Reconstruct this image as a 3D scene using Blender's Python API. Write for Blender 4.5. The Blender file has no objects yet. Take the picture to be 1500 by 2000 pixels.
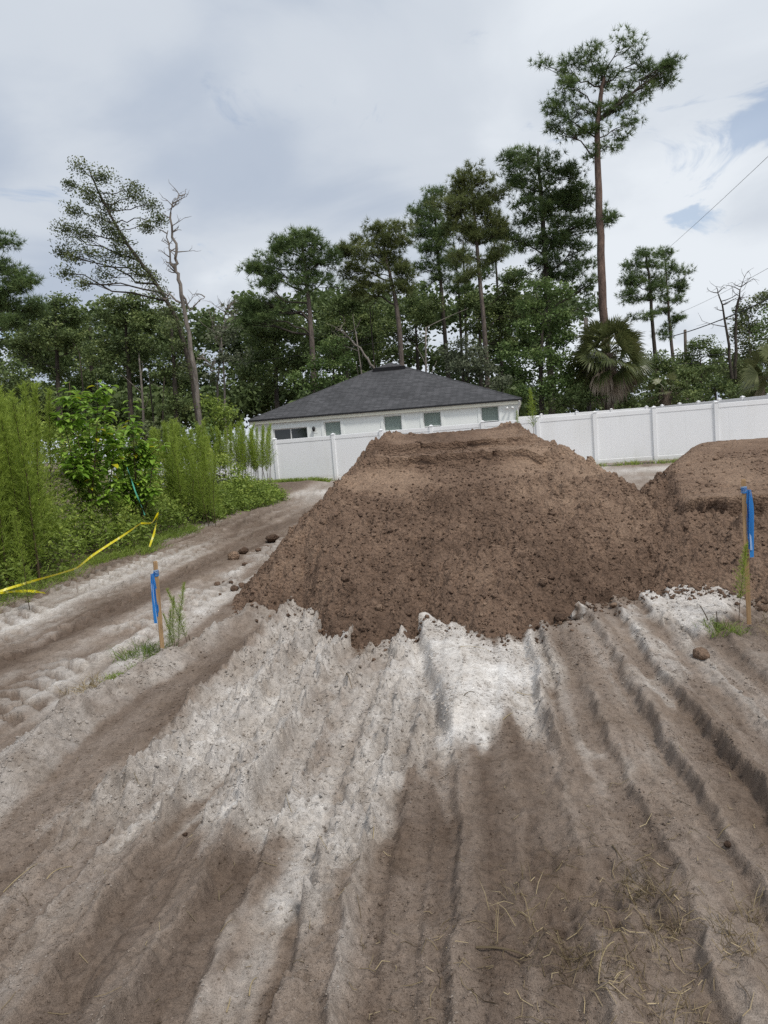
import bpy, math, random
import numpy as np
from mathutils import Vector

random.seed(7)
rng = np.random.default_rng(11)
R_ = math.radians
scene = bpy.context.scene
col = scene.collection

# ------------------------------------------------------------------ camera
CAM_H, FPX, PITCH, ROLL = 1.6, 1400.0, R_(5.98), R_(4.2)
CAM = np.array([0, 0, CAM_H])
FW = np.array([0, math.cos(PITCH), -math.sin(PITCH)])
_r0 = np.array([1.0, 0, 0]); _u0 = np.array([0, math.sin(PITCH), math.cos(PITCH)])
RT = math.cos(ROLL) * _r0 - math.sin(ROLL) * _u0
UP = math.sin(ROLL) * _r0 + math.cos(ROLL) * _u0
cam_d = bpy.data.cameras.new("camera")
cam_d.sensor_fit = 'HORIZONTAL'; cam_d.sensor_width = 36.0
cam_d.lens = 36.0 * FPX / 1500.0
cam_d.clip_start = 0.05; cam_d.clip_end = 3000
cam = bpy.data.objects.new("camera", cam_d); col.objects.link(cam)
from mathutils import Matrix
m3 = Matrix((Vector(RT), Vector(UP), Vector(-FW))).transposed()
cam.matrix_world = Matrix.Translation(Vector(CAM)) @ m3.to_4x4()
scene.camera = cam

# ------------------------------------------------------------------ light
SUN_EL, SUN_AZ = R_(58), R_(142)     # azimuth clockwise from +Y (the view direction)
EXPOSURE = 0.92
w = bpy.data.worlds.new("World"); scene.world = w; w.use_nodes = True
nt = w.node_tree; nt.nodes.clear()
def N(t, **kw):
    n = nt.nodes.new(t)
    for k, v in kw.items(): setattr(n, k, v)
    return n
L = lambda a, b: nt.links.new(a, b)
out = N('ShaderNodeOutputWorld')
sky = N('ShaderNodeTexSky', sky_type='NISHITA'); sky.sun_disc = False
sky.sun_elevation = SUN_EL; sky.sun_rotation = SUN_AZ
bg1 = N('ShaderNodeBackground'); bg1.inputs['Strength'].default_value = 0.075
L(sky.outputs[0], bg1.inputs['Color'])
tc = N('ShaderNodeTexCoord')
sep = N('ShaderNodeSeparateXYZ'); L(tc.outputs['Generated'], sep.inputs[0])
def M(op, a, b=None, c=None):
    n = N('ShaderNodeMath', operation=op)
    for i, v in enumerate((a, b, c)):
        if v is None: continue
        if isinstance(v, (int, float)): n.inputs[i].default_value = v
        else: L(v, n.inputs[i])
    return n.outputs[0]
zc = M('ADD', M('ABSOLUTE', sep.outputs[2]), 0.22)
cx = M('DIVIDE', sep.outputs[0], zc); cy = M('DIVIDE', sep.outputs[1], zc)
cmb = N('ShaderNodeCombineXYZ'); L(cx, cmb.inputs[0]); L(cy, cmb.inputs[1]); cmb.inputs[2].default_value = 0.0
def noise(scale, detail, rough, dist, off):
    mp = N('ShaderNodeMapping'); mp.inputs['Location'].default_value = off
    L(cmb.outputs[0], mp.inputs[0])
    n = N('ShaderNodeTexNoise'); n.inputs['Scale'].default_value = scale
    n.inputs['Detail'].default_value = detail; n.inputs['Roughness'].default_value = rough
    n.inputs['Distortion'].default_value = dist
    L(mp.outputs[0], n.inputs['Vector']); return n.outputs[0]
def ramp(fac, stops, interp='EASE'):
    r = N('ShaderNodeValToRGB'); r.color_ramp.interpolation = interp
    e = r.color_ramp.elements
    while len(e) < len(stops): e.new(0.5)
    for el, (p, c) in zip(e, stops):
        el.position = p; el.color = (*c, 1) if len(c) == 3 else c
    L(fac, r.inputs[0]); return r.outputs[0]
big = noise(0.75, 3, 0.5, 0.6, (3.1, 7.4, 0))
fine = noise(1.7, 6, 0.5, 0.4, (1.3, 0.2, 0))
wisp = noise(3.2, 8, 0.6, 1.0, (9.3, 4.2, 0))
# one heavier cloud bank, upper left of the view, as wide as it looks in the sky
def blob(dx, dy, sx, sy):
    a = M('DIVIDE', M('SUBTRACT', cx, dx), sx); b = M('DIVIDE', M('SUBTRACT', cy, dy), sy)
    return M('POWER', 2.718, M('MULTIPLY', -1.0, M('ADD', M('MULTIPLY', a, a), M('MULTIPLY', b, b))))
bank = blob(-0.30, 1.62, 0.27, 0.27)
glow = blob(0.95, 2.0, 0.75, 0.9)
hole = M('ADD', blob(0.86, 1.95, 0.10, 0.10), blob(0.84, 1.52, 0.10, 0.16))
shade = M('ADD', M('MULTIPLY', big, 0.58), M('MULTIPLY', fine, 0.44))
shade = M('ADD', M('SUBTRACT', shade, M('MULTIPLY', bank, 0.24)), M('MULTIPLY', glow, 0.13))
cloud_col = ramp(shade, [(0.22, (0.27, 0.33, 0.425)), (0.38, (0.37, 0.42, 0.50)), (0.50, (0.485, 0.525, 0.58)), (0.66, (0.62, 0.655, 0.695))])
bg2 = N('ShaderNodeBackground'); bg2.inputs['Strength'].default_value = 0.69
L(cloud_col, bg2.inputs['Color'])
gap = M('SUBTRACT', M('ADD', M('MULTIPLY', wisp, 0.75), M('MULTIPLY', big, 0.25)), M('MULTIPLY', hole, 0.13))
cov = ramp(gap, [(0.315, (0.45, 0.45, 0.45)), (0.42, (1, 1, 1))], 'EASE')
mix = N('ShaderNodeMixShader'); L(cov, mix.inputs[0]); L(bg1.outputs[0], mix.inputs[1]); L(bg2.outputs[0], mix.inputs[2])
L(mix.outputs[0], out.inputs[0])
sd = bpy.data.lights.new("sun", 'SUN'); sd.energy = 1.4; sd.angle = R_(11); sd.color = (1.0, 0.95, 0.88)
sun = bpy.data.objects.new("sun", sd); col.objects.link(sun)
sdir = Vector((math.sin(SUN_AZ) * math.cos(SUN_EL), math.cos(SUN_AZ) * math.cos(SUN_EL), math.sin(SUN_EL)))
sun.rotation_euler = sdir.to_track_quat('Z', 'Y').to_euler()
sun.location = (10, -10, 30)
vs = scene.view_settings
vs.view_transform = 'Standard'; vs.look = 'None'; vs.exposure = EXPOSURE; vs.gamma = 1.0; vs.use_curve_mapping = False
scene.cycles.use_denoising = False; scene.cycles.max_bounces = 6; scene.cycles.transparent_max_bounces = 6

# ------------------------------------------------------------------ helpers
def ray(x, y): return FW + RT * (x - 750) / FPX + UP * (1000 - y) / FPX
def at(x, y, Y):
    d = ray(x, y); return CAM + d * (Y / d[1])
def gnd(x, y, z=0.0):
    d = ray(x, y); return CAM + d * ((z - CAM_H) / d[2])

def tag(o, label=None, cat=None, group=None, kind=None):
    if label: o['label'] = label
    if cat: o['category'] = cat
    if group: o['group'] = group
    if kind: o['kind'] = kind
    return o
def empty(name, loc, label=None, cat=None, group=None):
    o = bpy.data.objects.new(name, None); col.objects.link(o); o.location = Vector(loc)
    o.empty_display_size = 0.1
    tag(o, label, cat, group); return o
def link(name, me, parent=None, loc=None):
    o = bpy.data.objects.new(name, me); col.objects.link(o)
    if parent is not None: o.parent = parent
    if loc is not None: o.location = Vector(loc)
    return o
def mesh_np(name, verts, faces, mat, smooth=False, attrs=None):
    """faces: (M,3) or (M,4) int array, or list of such arrays"""
    if not isinstance(faces, list): faces = [faces]
    faces = [np.asarray(f, np.int32) for f in faces if len(f)]
    verts = np.asarray(verts, np.float32)
    me = bpy.data.meshes.new(name)
    me.vertices.add(len(verts)); me.vertices.foreach_set('co', verts.ravel())
    nl = sum(f.size for f in faces); npoly = sum(len(f) for f in faces)
    me.loops.add(nl); me.polygons.add(npoly)
    me.loops.foreach_set('vertex_index', np.concatenate([f.ravel() for f in faces]))
    starts = []; s = 0
    for f in faces:
        starts.append(s + np.arange(len(f), dtype=np.int32) * f.shape[1]); s += f.size
    me.polygons.foreach_set('loop_start', np.concatenate(starts).astype(np.int32))
    me.update(calc_edges=True)
    me.polygons.foreach_set('use_smooth', np.full(npoly, bool(smooth)))
    if attrs:
        for k, v in attrs.items():
            a = me.attributes.new(k, 'FLOAT', 'POINT'); a.data.foreach_set('value', np.asarray(v, np.float32))
    if mat: me.materials.append(mat)
    me.validate(); return me
def local(v, o):   # world verts -> relative to an empty's location (no rotation)
    return np.asarray(v, float) - np.array(o.location)

class Geo:
    def __init__(s): s.v = []; s.f3 = []; s.f4 = []; s.t = []; s.n = 0
    def add(s, v, f, tint=0.5):
        v = np.asarray(v, float); f = np.asarray(f, int)
        if len(v) == 0: return
        s.v.append(v); (s.f3 if f.shape[1] == 3 else s.f4).append(f + s.n)
        s.t.append(np.broadcast_to(np.asarray(tint, float), (len(v),))); s.n += len(v)
    def box(s, lo, hi):
        x0, y0, z0 = lo; x1, y1, z1 = hi
        v = [(x0,y0,z0),(x1,y0,z0),(x1,y1,z0),(x0,y1,z0),(x0,y0,z1),(x1,y0,z1),(x1,y1,z1),(x0,y1,z1)]
        s.add(v, [(0,3,2,1),(4,5,6,7),(0,1,5,4),(1,2,6,5),(2,3,7,6),(3,0,4,7)])
    def tube(s, pts, rad, n=6, tint=0.5, cap=True):
        pts = np.asarray(pts, float); k = len(pts)
        rad = np.broadcast_to(np.asarray(rad, float), (k,))
        d = np.gradient(pts, axis=0); d /= np.linalg.norm(d, axis=1)[:, None] + 1e-9
        ref = np.where(np.abs(d[:, 2:3]) > 0.9, np.array([[1.0, 0, 0]]), np.array([[0, 0, 1.0]]))
        a = np.cross(d, ref); a /= np.linalg.norm(a, axis=1)[:, None] + 1e-9
        b = np.cross(d, a)
        ang = np.arange(n) * 2 * math.pi / n
        v = pts[:, None] + rad[:, None, None] * (np.cos(ang)[None, :, None] * a[:, None] + np.sin(ang)[None, :, None] * b[:, None])
        i = np.arange(k - 1)[:, None] * n; j = np.arange(n)[None]; j2 = (j + 1) % n
        f = np.stack([i + j, i + j2, i + n + j2, i + n + j], -1).reshape(-1, 4)
        s.add(v.reshape(-1, 3), f, tint)
        if cap:
            c = np.array([[(k - 1) * n + q, (k - 1) * n + (q + 1) % n, (k - 1) * n + (q + 2) % n] for q in range(0, n - 2)])
            fan = np.array([[(k - 1) * n, (k - 1) * n + q, (k - 1) * n + q + 1] for q in range(1, n - 1)])
            s.f3.append(fan + s.n - k * n)
    def build(s, name, mat, parent=None, smooth=False, origin=None, kind=None):
        v = np.concatenate(s.v)
        if origin is not None: v = v - np.asarray(origin, float)
        fs = []
        if s.f3: fs.append(np.concatenate(s.f3))
        if s.f4: fs.append(np.concatenate(s.f4))
        me = mesh_np(name, v, fs, mat, smooth, {'tint': np.concatenate(s.t)})
        o = link(name, me, parent)
        if kind: o['kind'] = kind
        return o
    def mesh(s, name, mat, smooth=False):
        fs = []
        if s.f3: fs.append(np.concatenate(s.f3))
        if s.f4: fs.append(np.concatenate(s.f4))
        return mesh_np(name, np.concatenate(s.v), fs, mat, smooth, {'tint': np.concatenate(s.t)})

# numpy noise
_TAB = np.random.default_rng(5).random((64, 256 * 256)).astype(np.float32)
def _h(ix, iy, seed):
    k = ((ix.astype(np.int32) + seed * 37) & 255) * 256 + ((iy.astype(np.int32) + seed * 101) & 255)
    return _TAB[seed & 63][k]
def vn1(t, seed):
    i = np.floor(t); f = t - i; f = f * f * (3 - 2 * f); T = _TAB[seed & 63]; i = i.astype(np.int32) + seed * 911
    return (T[i & 65535] * (1 - f) + T[(i + 1) & 65535] * f) * 2 - 1
def vn(x, y, seed=0):
    xi = np.floor(x); yi = np.floor(y); fx = x - xi; fy = y - yi
    fx = fx * fx * fx * (fx * (fx * 6 - 15) + 10); fy = fy * fy * fy * (fy * (fy * 6 - 15) + 10)
    a = _h(xi, yi, seed); b = _h(xi + 1, yi, seed); c = _h(xi, yi + 1, seed); d = _h(xi + 1, yi + 1, seed)
    return ((a * (1 - fx) + b * fx) * (1 - fy) + (c * (1 - fx) + d * fx) * fy) * 2 - 1
def fbm(x, y, o=4, seed=0, g=0.5):
    s = 0; a = 1.0; t = 0
    for i in range(o):
        s = s + a * vn(x + 13.7 * i, y - 7.3 * i, seed + i); t += a; a *= g
        x, y = (x * 0.8 - y * 0.6) * 2.0, (x * 0.6 + y * 0.8) * 2.0
    return s / t
def clods(x, y, cell, seed, dens=0.7):
    """heap of rounded lumps; returns 0..1 bump height"""
    gx = np.floor(x / cell); gy = np.floor(y / cell); out = np.zeros_like(x)
    for dx in (-1, 0, 1):
        for dy in (-1, 0, 1):
            ix = gx + dx; iy = gy + dy
            px = (ix + _h(ix, iy, seed)) * cell; py = (iy + _h(ix, iy, seed + 1)) * cell
            q = _h(ix, iy, seed + 2)
            r = cell * (0.25 + 0.6 * q * q) * (_h(ix, iy, seed + 3) < dens)
            th = _h(ix, iy, seed + 4) * 6.283; e = 0.65 + 0.35 * _h(ix, iy, seed + 5)
            ux = (x - px) * np.cos(th) + (y - py) * np.sin(th); uy = (-(x - px) * np.sin(th) + (y - py) * np.cos(th)) / e
            d2 = (ux * ux + uy * uy) / (r * r + 1e-9)
            out = np.maximum(out, np.sqrt(np.clip(1 - d2, 0, 1)) * r / cell)
    return out
def sstep(a, b, x):
    t = np.clip((x - a) / (b - a), 0, 1); return t * t * (3 - 2 * t)
def poly_sd(x, y, P):
    """signed distance, positive inside"""
    P = np.asarray(P, float); d = np.full(x.shape, 1e9); ins = np.zeros(x.shape, bool)
    for i in range(len(P)):
        a = P[i]; b = P[(i + 1) % len(P)]; e = b - a
        wx = x - a[0]; wy = y - a[1]
        t = np.clip((wx * e[0] + wy * e[1]) / (e @ e + 1e-12), 0, 1)
        d = np.minimum(d, (wx - e[0] * t) ** 2 + (wy - e[1] * t) ** 2)
        c = (a[1] > y) != (b[1] > y)
        with np.errstate(divide='ignore', invalid='ignore'):
            xi = (b[0] - a[0]) * (y - a[1]) / (b[1] - a[1] + 1e-12) + a[0]
        ins ^= c & (x < xi)
    d = np.sqrt(d); return np.where(ins, d, -d)

# materials
def material(name, build, rough=0.85, spec=0.3, disp=None):
    m = bpy.data.materials.new(name); m.use_nodes = True
    t = m.node_tree; b = t.nodes['Principled BSDF']
    b.inputs['Roughness'].default_value = rough; b.inputs['Specular IOR Level'].default_value = spec
    class K: pass
    k = K(); k.t = t; k.b = b
    def nd(ty, **kw):
        n = t.nodes.new(ty)
        for a, v in kw.items(): setattr(n, a, v)
        return n
    def noi(scale, detail=4, rough=0.55, dist=0.0, stretch=None, coord='Object', outp=0):
        c = nd('ShaderNodeTexCoord'); mp = nd('ShaderNodeMapping')
        if stretch: mp.inputs['Scale'].default_value = stretch
        t.links.new(c.outputs[coord], mp.inputs[0])
        n = nd('ShaderNodeTexNoise'); n.inputs['Scale'].default_value = scale; n.inputs['Detail'].default_value = detail
        n.inputs['Roughness'].default_value = rough; n.inputs['Distortion'].default_value = dist
        t.links.new(mp.outputs[0], n.inputs['Vector']); return n.outputs[outp]
    def att(nm):
        n = nd('ShaderNodeAttribute'); n.attribute_name = nm; return n.outputs['Fac']
    def rmp(fac, stops):
        r = nd('ShaderNodeValToRGB'); e = r.color_ramp.elements
        while len(e) < len(stops): e.new(0.5)
        for el, (p, c) in zip(e, stops): el.position = p; el.color = (*c, 1)
        t.links.new(fac, r.inputs[0]); return r.outputs[0]
    def mix(fac, a, b2, mode='MIX'):
        n = nd('ShaderNodeMix', data_type='RGBA', blend_type=mode)
        for inp, v in ((n.inputs[0], fac), (n.inputs[6], a), (n.inputs[7], b2)):
            if isinstance(v, (int, float)): inp.default_value = v
            elif isinstance(v, tuple): inp.default_value = (*v, 1)
            else: t.links.new(v, inp)
        return n.outputs[2]
    def math_(op, a, b2=0.0):
        n = nd('ShaderNodeMath', operation=op)
        for i, v in enumerate((a, b2)):
            if isinstance(v, (int, float)): n.inputs[i].default_value = v
            else: t.links.new(v, n.inputs[i])
        return n.outputs[0]
    def bump(h, strength=0.4, dist=0.01):
        n = nd('ShaderNodeBump'); n.inputs['Strength'].default_value = strength; n.inputs['Distance'].default_value = dist
        t.links.new(h, n.inputs['Height']); t.links.new(n.outputs[0], b.inputs['Normal'])
    def color(c):
        if isinstance(c, tuple): b.inputs['Base Color'].default_value = (*c, 1)
        else: t.links.new(c, b.inputs['Base Color'])
    def translucent(c, fac):
        tr = nd('ShaderNodeBsdfTranslucent'); ms = nd('ShaderNodeMixShader'); ms.inputs[0].default_value = fac
        if isinstance(c, tuple): tr.inputs[0].default_value = (*c, 1)
        else: t.links.new(c, tr.inputs[0])
        o = t.nodes['Material Output']
        t.links.new(b.outputs[0], ms.inputs[1]); t.links.new(tr.outputs[0], ms.inputs[2]); t.links.new(ms.outputs[0], o.inputs[0])
    k.nd, k.noi, k.att, k.rmp, k.mix, k.math, k.bump, k.color, k.translucent = nd, noi, att, rmp, mix, math_, bump, color, translucent
    build(k); return m
def flat(name, c, rough=0.6, spec=0.4, var=0.12, scale=6.0):
    def b(k):
        n = k.noi(scale, 5, 0.6)
        lo = tuple(x * (1 - var) for x in c); hi = tuple(min(1, x * (1 + var)) for x in c)
        k.color(k.rmp(n, [(0.3, lo), (0.7, hi)]))
    return material(name, b, rough, spec)

def m_ground(k):
    s = k.att('sand'); mo = k.att('moist')
    base = k.rmp(s, [(0.0, (0.158, 0.122, 0.097)), (0.30, (0.258, 0.214, 0.180)), (0.55, (0.395, 0.365, 0.335)), (0.8, (0.54, 0.52, 0.495)), (1.0, (0.72, 0.71, 0.69))])
    n1 = k.noi(38, 6, 0.7); n2 = k.noi(230, 3, 0.7); n3 = k.noi(3.2, 5, 0.6); n4 = k.noi(11, 5, 0.65, stretch=(1.6, 0.7, 1))
    c = k.mix(1.0, base, k.rmp(n1, [(0.28, (0.52, 0.50, 0.48)), (0.44, (0.95, 0.95, 0.95)), (0.58, (1.08, 1.08, 1.08)), (0.76, (1.30, 1.30, 1.28))]), 'MULTIPLY')
    c = k.mix(1.0, c, k.rmp(n2, [(0.30, (0.50, 0.48, 0.47)), (0.45, (0.98, 0.98, 0.98)), (0.7, (1.28, 1.27, 1.26))]), 'MULTIPLY')
    c = k.mix(1.0, c, k.rmp(n3, [(0.3, (0.9, 0.86, 0.82)), (0.7, (1.06, 1.06, 1.07))]), 'MULTIPLY')
    c = k.mix(1.0, c, k.rmp(n4, [(0.30, (0.76, 0.74, 0.72)), (0.5, (1, 1, 1)), (0.72, (1.12, 1.12, 1.12))]), 'MULTIPLY')
    c = k.mix(mo, c, k.mix(1.0, c, (0.62, 0.59, 0.57), 'MULTIPLY'))
    k.color(c)
    k.bump(k.math('ADD', k.math('MULTIPLY', n1, 0.7), k.math('MULTIPLY', n2, 0.3)), 0.9, 0.02)
MAT_GROUND = material('ground_sand', m_ground, 0.95, 0.12)
def m_dirt(k):
    s = k.att('dry')  # dryness of the soil, plus light and shade painted on the mounds
    base = k.rmp(s, [(0.0, (0.090, 0.060, 0.044)), (0.5, (0.198, 0.136, 0.100)), (1.0, (0.330, 0.236, 0.172))])
    n1 = k.noi(26, 6, 0.7); n2 = k.noi(150, 4, 0.7)
    c = k.mix(1.0, base, k.rmp(n1, [(0.25, (0.62, 0.60, 0.58)), (0.5, (1, 1, 1)), (0.76, (1.35, 1.3, 1.25))]), 'MULTIPLY')  # noise lows darkened as shaded pits, over the random soil tone
    c = k.mix(1.0, c, k.rmp(n2, [(0.3, (0.72, 0.71, 0.70)), (0.5, (1, 1, 1)), (0.72, (1.3, 1.27, 1.22))]), 'MULTIPLY')
    k.color(c)
    vo = k.nd('ShaderNodeTexVoronoi'); vo.inputs['Scale'].default_value = 34; vo.inputs['Randomness'].default_value = 1.0
    co = k.nd('ShaderNodeTexCoord'); wn = k.nd('ShaderNodeMix', data_type='RGBA'); wn.inputs[0].default_value = 0.035
    nn_ = k.nd('ShaderNodeTexNoise'); nn_.inputs['Scale'].default_value = 20; k.t.links.new(co.outputs['Object'], nn_.inputs['Vector'])
    k.t.links.new(co.outputs['Object'], wn.inputs[6]); k.t.links.new(nn_.outputs['Color'], wn.inputs[7]); k.t.links.new(wn.outputs[2], vo.inputs['Vector'])
    cr = k.math('SUBTRACT', 1.0, k.math('MULTIPLY', vo.outputs['Distance'], 1.3))
    k.bump(k.math('ADD', k.math('ADD', k.math('MULTIPLY', n1, 0.6), k.math('MULTIPLY', n2, 0.35)), k.math('MULTIPLY', cr, 0.6)), 1.0, 0.035)
MAT_DIRT = material('fill_dirt', m_dirt, 0.95, 0.1)

# ------------------------------------------------------------------ the ground
TH = 0.127; CT, ST = math.cos(TH), math.sin(TH)     # the furrows run 7 degrees off the view direction
def uv(x, y): return x * CT - y * ST, x * ST + y * CT
G2 = lambda pts: [gnd(*p)[:2] for p in pts]
P_GREY = G2([(545,1180),(690,1175),(700,1262),(755,1230),(822,1200),(960,1245),(1040,1225),(1062,1330),(1045,1405),(885,1425),(860,1520),(800,1535),(785,1600),(715,1625),(665,1640),(640,1735),(555,1735),(572,1605),(515,1590),(440,1605),(385,1650),(320,1650),(420,1560),(330,1560),(255,1640),(235,1630),(330,1520),(100,1640),(60,1625),(220,1490),(430,1330),(515,1225)])
P_WHITE = G2([(822,1203),(962,1256),(1035,1228),(1046,1300),(1035,1360),(1000,1400),(950,1405),(885,1418),(845,1310)])
P_STAKE = G2([(1262,1165),(1300,1150),(1360,1160),(1420,1156),(1446,1170),(1440,1205),(1370,1225),(1310,1228),(1262,1200)])
P_STRIP = G2([(590,1640),(645,1700),(600,1790),(470,2010),(330,2010),(400,1850),(500,1720)])
P_STRIP2 = G2([(430,1330),(545,1200),(590,1200),(480,1340),(160,1620),(90,1630)])
P_BLOTCH = G2([(1205,1188),(1235,1185),(1320,1300),(1370,1370),(1330,1400),(1270,1370),(1265,1310),(1225,1250)])
P_BLOTCH2 = G2([(1130,1430),(1210,1440),(1220,1475),(1150,1480)])
P_DARK = G2([(500,1590),(572,1600),(550,1670),(440,1790),(360,1900),(330,1880),(420,1700)])
P_DARK2 = G2([(790,1540),(850,1520),(880,1440),(950,1430),(960,1500),(880,1640),(800,1700),(760,1640)])
BERM = [gnd(*p)[:2] for p in [(500,1195),(470,1215),(400,1260),(320,1300),(230,1350),(130,1420),(60,1480),(0,1540),(-120,1640)]]
def line_d(x, y, P):
    d = np.full(x.shape, 1e9)
    for a, b in zip(P[:-1], P[1:]):
        a = np.asarray(a); b = np.asarray(b); e = b - a
        t = np.clip(((x - a[0]) * e[0] + (y - a[1]) * e[1]) / (e @ e), 0, 1)
        d = np.minimum(d, np.hypot(x - a[0] - e[0] * t, y - a[1] - e[1] * t))
    return d
def bump1(u, c, wl, wr):
    """sharp crested ridge with different flanks"""
    d = u - c; t = np.where(d < 0, -d / wl, d / wr); return np.clip(1 - t, 0, 1) ** 1.12
# crest position u, left flank, right flank, height, start v, end v
RIDGES = [(-1.84, .08, .16, .075, 1.6, 7.2), (-1.62, .03, .10, .032, 1.5, 6.5), (-1.42, .17, .03, .060, 1.4, 6.4), (-1.27, .03, .09, .026, 2.2, 6.4), (-1.10, .19, .035, .095, 1.2, 6.9),
          (-0.90, .03, .08, .020, 1.6, 6.0), (-0.66, .03, .22, .095, 1.4, 6.6), (-0.50, .03, .08, .03, 1.4, 4.6), (-0.36, .03, .10, .040, 2.9, 4.4),
          (-0.13, .03, .22, .050, 1.2, 3.6), (0.10, .03, .14, .026, 1.0, 3.4), (0.36, .05, .05, .055, 3.4, 6.2), (0.46, .03, .08, .042, 4.2, 6.2),
          (0.32, .03, .18, .034, 1.3, 3.6), (0.62, .03, .20, .030, 1.5, 4.4), (0.86, .035, .20, .060, 1.6, 6.9), (1.10, .04, .24, .075, 1.6, 6.9),
          (1.42, .16, .04, .045, 1.5, 6.0), (1.72, .04, .24, .055, 2.0, 5.6), (2.1, .06, .2, .05, 1.5, 5.5), (2.6, .2, .2, .06, 1.5, 5.5)]
def ground(x, y, want='h'):
    x = np.asarray(x, float); y = np.asarray(y, float)
    u, v = uv(x, y)
    wob = 0.075 * fbm(u * 0.6 + 3, v * 0.5, 3, 5) + 0.010 * fbm(u * 4, v * 3, 3, 6)
    uu = u + wob
    field = sstep(-2.75, -2.4, uu) * (1 - sstep(6.2, 8.0, y))          # furrowed front
    h = 0.05 * fbm(x * 0.25, y * 0.25, 3, 1) * sstep(3, 9, y)
    rough = np.zeros_like(x)
    for i, (c, wl, wr, hh, v0, v1) in enumerate(RIDGES):
        env = sstep(v0 - .5, v0 + .3, v) * (1 - sstep(v1 - .3, v1 + .3, v))
        amp = 0.80 + 0.55 * vn1(v * 0.9 + i * 5, 21) + 0.14 * vn1(v * 6 + i * 3, 22)
        cc = c + 0.020 * vn1(v * 3 + i * 40, 24) + 0.014 * vn1(v * 11 + i * 90, 25) + 0.008 * vn1(v * 31 + i * 70, 26)
        b = bump1(uu, cc, wl, wr) * env
        h = h + hh * 1.15 * np.clip(amp, 0.15, 1.3) * b * field
        rough = np.maximum(rough, b * env)
    # shallow grooves between the crests
    h = h - 0.030 * (0.5 + vn(uu * 2.6, v * 0.22, 192)) * field
    h = h + 0.012 * vn(uu * 14, v * 0.7, 31) * field
    # the cut bank that runs slantwise into the white patch
    A, B = np.array([0.22, 6.25]), np.array([0.26, 3.75]); e = B - A
    t = np.clip(((x - A[0]) * e[0] + (y - A[1]) * e[1]) / (e @ e), 0, 1)
    sx = x - (A[0] + e[0] * t) + 0.015 * vn1(y * 4, 41)
    envc = sstep(3.6, 3.9, y) * (1 - sstep(6.0, 6.4, y))
    h = h + envc * 0.085 * sstep(-0.03, 0.035, sx) * (1 - sstep(0.05, 0.6, sx))
    h = h - envc * 0.045 * np.exp(-((sx + 0.06) / 0.05) ** 2)
    # masks for the kinds of sand
    wx = x + 0.07 * fbm(x * 3, y * 3, 4, 51) + 0.02 * fbm(x * 16, y * 16, 2, 53); wy = y + 0.10 * fbm(x * 3, y * 3, 4, 52) + 0.03 * fbm(x * 16, y * 16, 2, 54) + 0.24 * vn(uu * 7, v * 0.35, 57) + 0.12 * vn(uu * 20, v * 0.6, 58)
    soft = lambda P, a: sstep(-a, a, poly_sd(wx, wy, P))
    m_grey = soft(P_GREY, 0.13); m_white = sstep(-0.22, 0.14, poly_sd(wx + 0.10 * fbm(x * 2.2, y * 2.2, 3, 55), wy + 0.14 * fbm(x * 2.2, y * 2.2, 3, 56), P_WHITE) - 0.03); m_stk = soft(P_STAKE, 0.06)
    m_strip = soft(P_STRIP, 0.10); m_blo = np.maximum(soft(P_BLOTCH, 0.05), 0.7 * soft(P_BLOTCH2, 0.08))
    m_dark = soft(P_DARK, 0.12); m_dark2 = soft(P_DARK2, 0.08)
    bd = line_d(x + 0.05 * fbm(x * 4, y * 4, 3, 61), y + 0.05 * fbm(x * 4, y * 4, 3, 62), BERM)
    berm = np.clip(1 - bd / 0.22, 0, 1)
    lumpy = fbm(x * 9, y * 9, 4, 63)
    h = h + sstep(0, 1, berm) * (0.10 + 0.07 * lumpy)
    # road on the left, with lugged wheel tracks
    road = (1 - sstep(-2.85, -2.6, u)) * sstep(-5.9, -5.4, u) * sstep(1, 2, y)
    lug = np.zeros_like(x); tr_any = np.zeros_like(x)
    for c, wdt, ph in ((-4.95, .22, 0), (-4.45, .16, 1), (-3.25, .20, 2), (-2.98, .12, .5), (-3.95, .13, 1.6), (-5.35, .14, .3)):
        uc = u - c + 0.05 * fbm(v * 0.3 + c, v * 0 + c, 2, 71)
        tr = np.exp(-(uc / wdt) ** 4); tr_any = np.maximum(tr_any, tr)
        sl = v + np.abs(uc) * 0.6 + 0.05 * vn1(v * 2 + ph, 74)
        lug = lug + tr * (0.5 + 0.5 * np.sign(np.sin(sl * 2 * math.pi / 0.23 + ph))) * sstep(-0.55, 0.0, fbm(x * 1.3, y * 1.3, 2, 72 + int(ph * 2)))
        h = h - 0.035 * tr * road
    h = h + 0.058 * lug * road + 0.020 * fbm(u * 5, v * 1.2, 4, 73) * road
    # crumbs and lumps
    cr = sstep(-0.1, 0.5, fbm(u * 2.3, v * 0.9, 3, 81))
    near = 1 - sstep(7, 14, y)
    rgh = np.clip(0.25 + 0.9 * m_grey * (1 - m_white) + 0.5 * berm + 0.4 * cr + 0.5 * rough * m_grey - 0.35 * m_white - 0.5 * m_strip, 0.05, 1.6)
    c1 = clods(x, y, 0.085, 91, 0.55); c2 = clods(x, y, 0.038, 95, 0.6)
    h = h + near * rgh * (0.034 * c1 * (0.55 * (1 - m_white) + 0.7 * rough + 1.6 * berm + m_grey * cr) + (0.020 + 0.022 * rough) * c2)
    st = fbm(u * 26, v * 9, 3, 83); st2 = fbm(x * 30, y * 30, 3, 84)
    h = h + near * (0.010 * st * rgh + 0.009 * st2 * (0.6 + rgh) * (1 - 0.6 * m_white)) + (0.014 * fbm(x * 3.1, y * 3.1, 3, 85) + 0.014 * fbm(x * 7, y * 5, 3, 188) * sstep(-.1, .4, fbm(x * 1.1, y * 1.1, 2, 189))) * near
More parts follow.
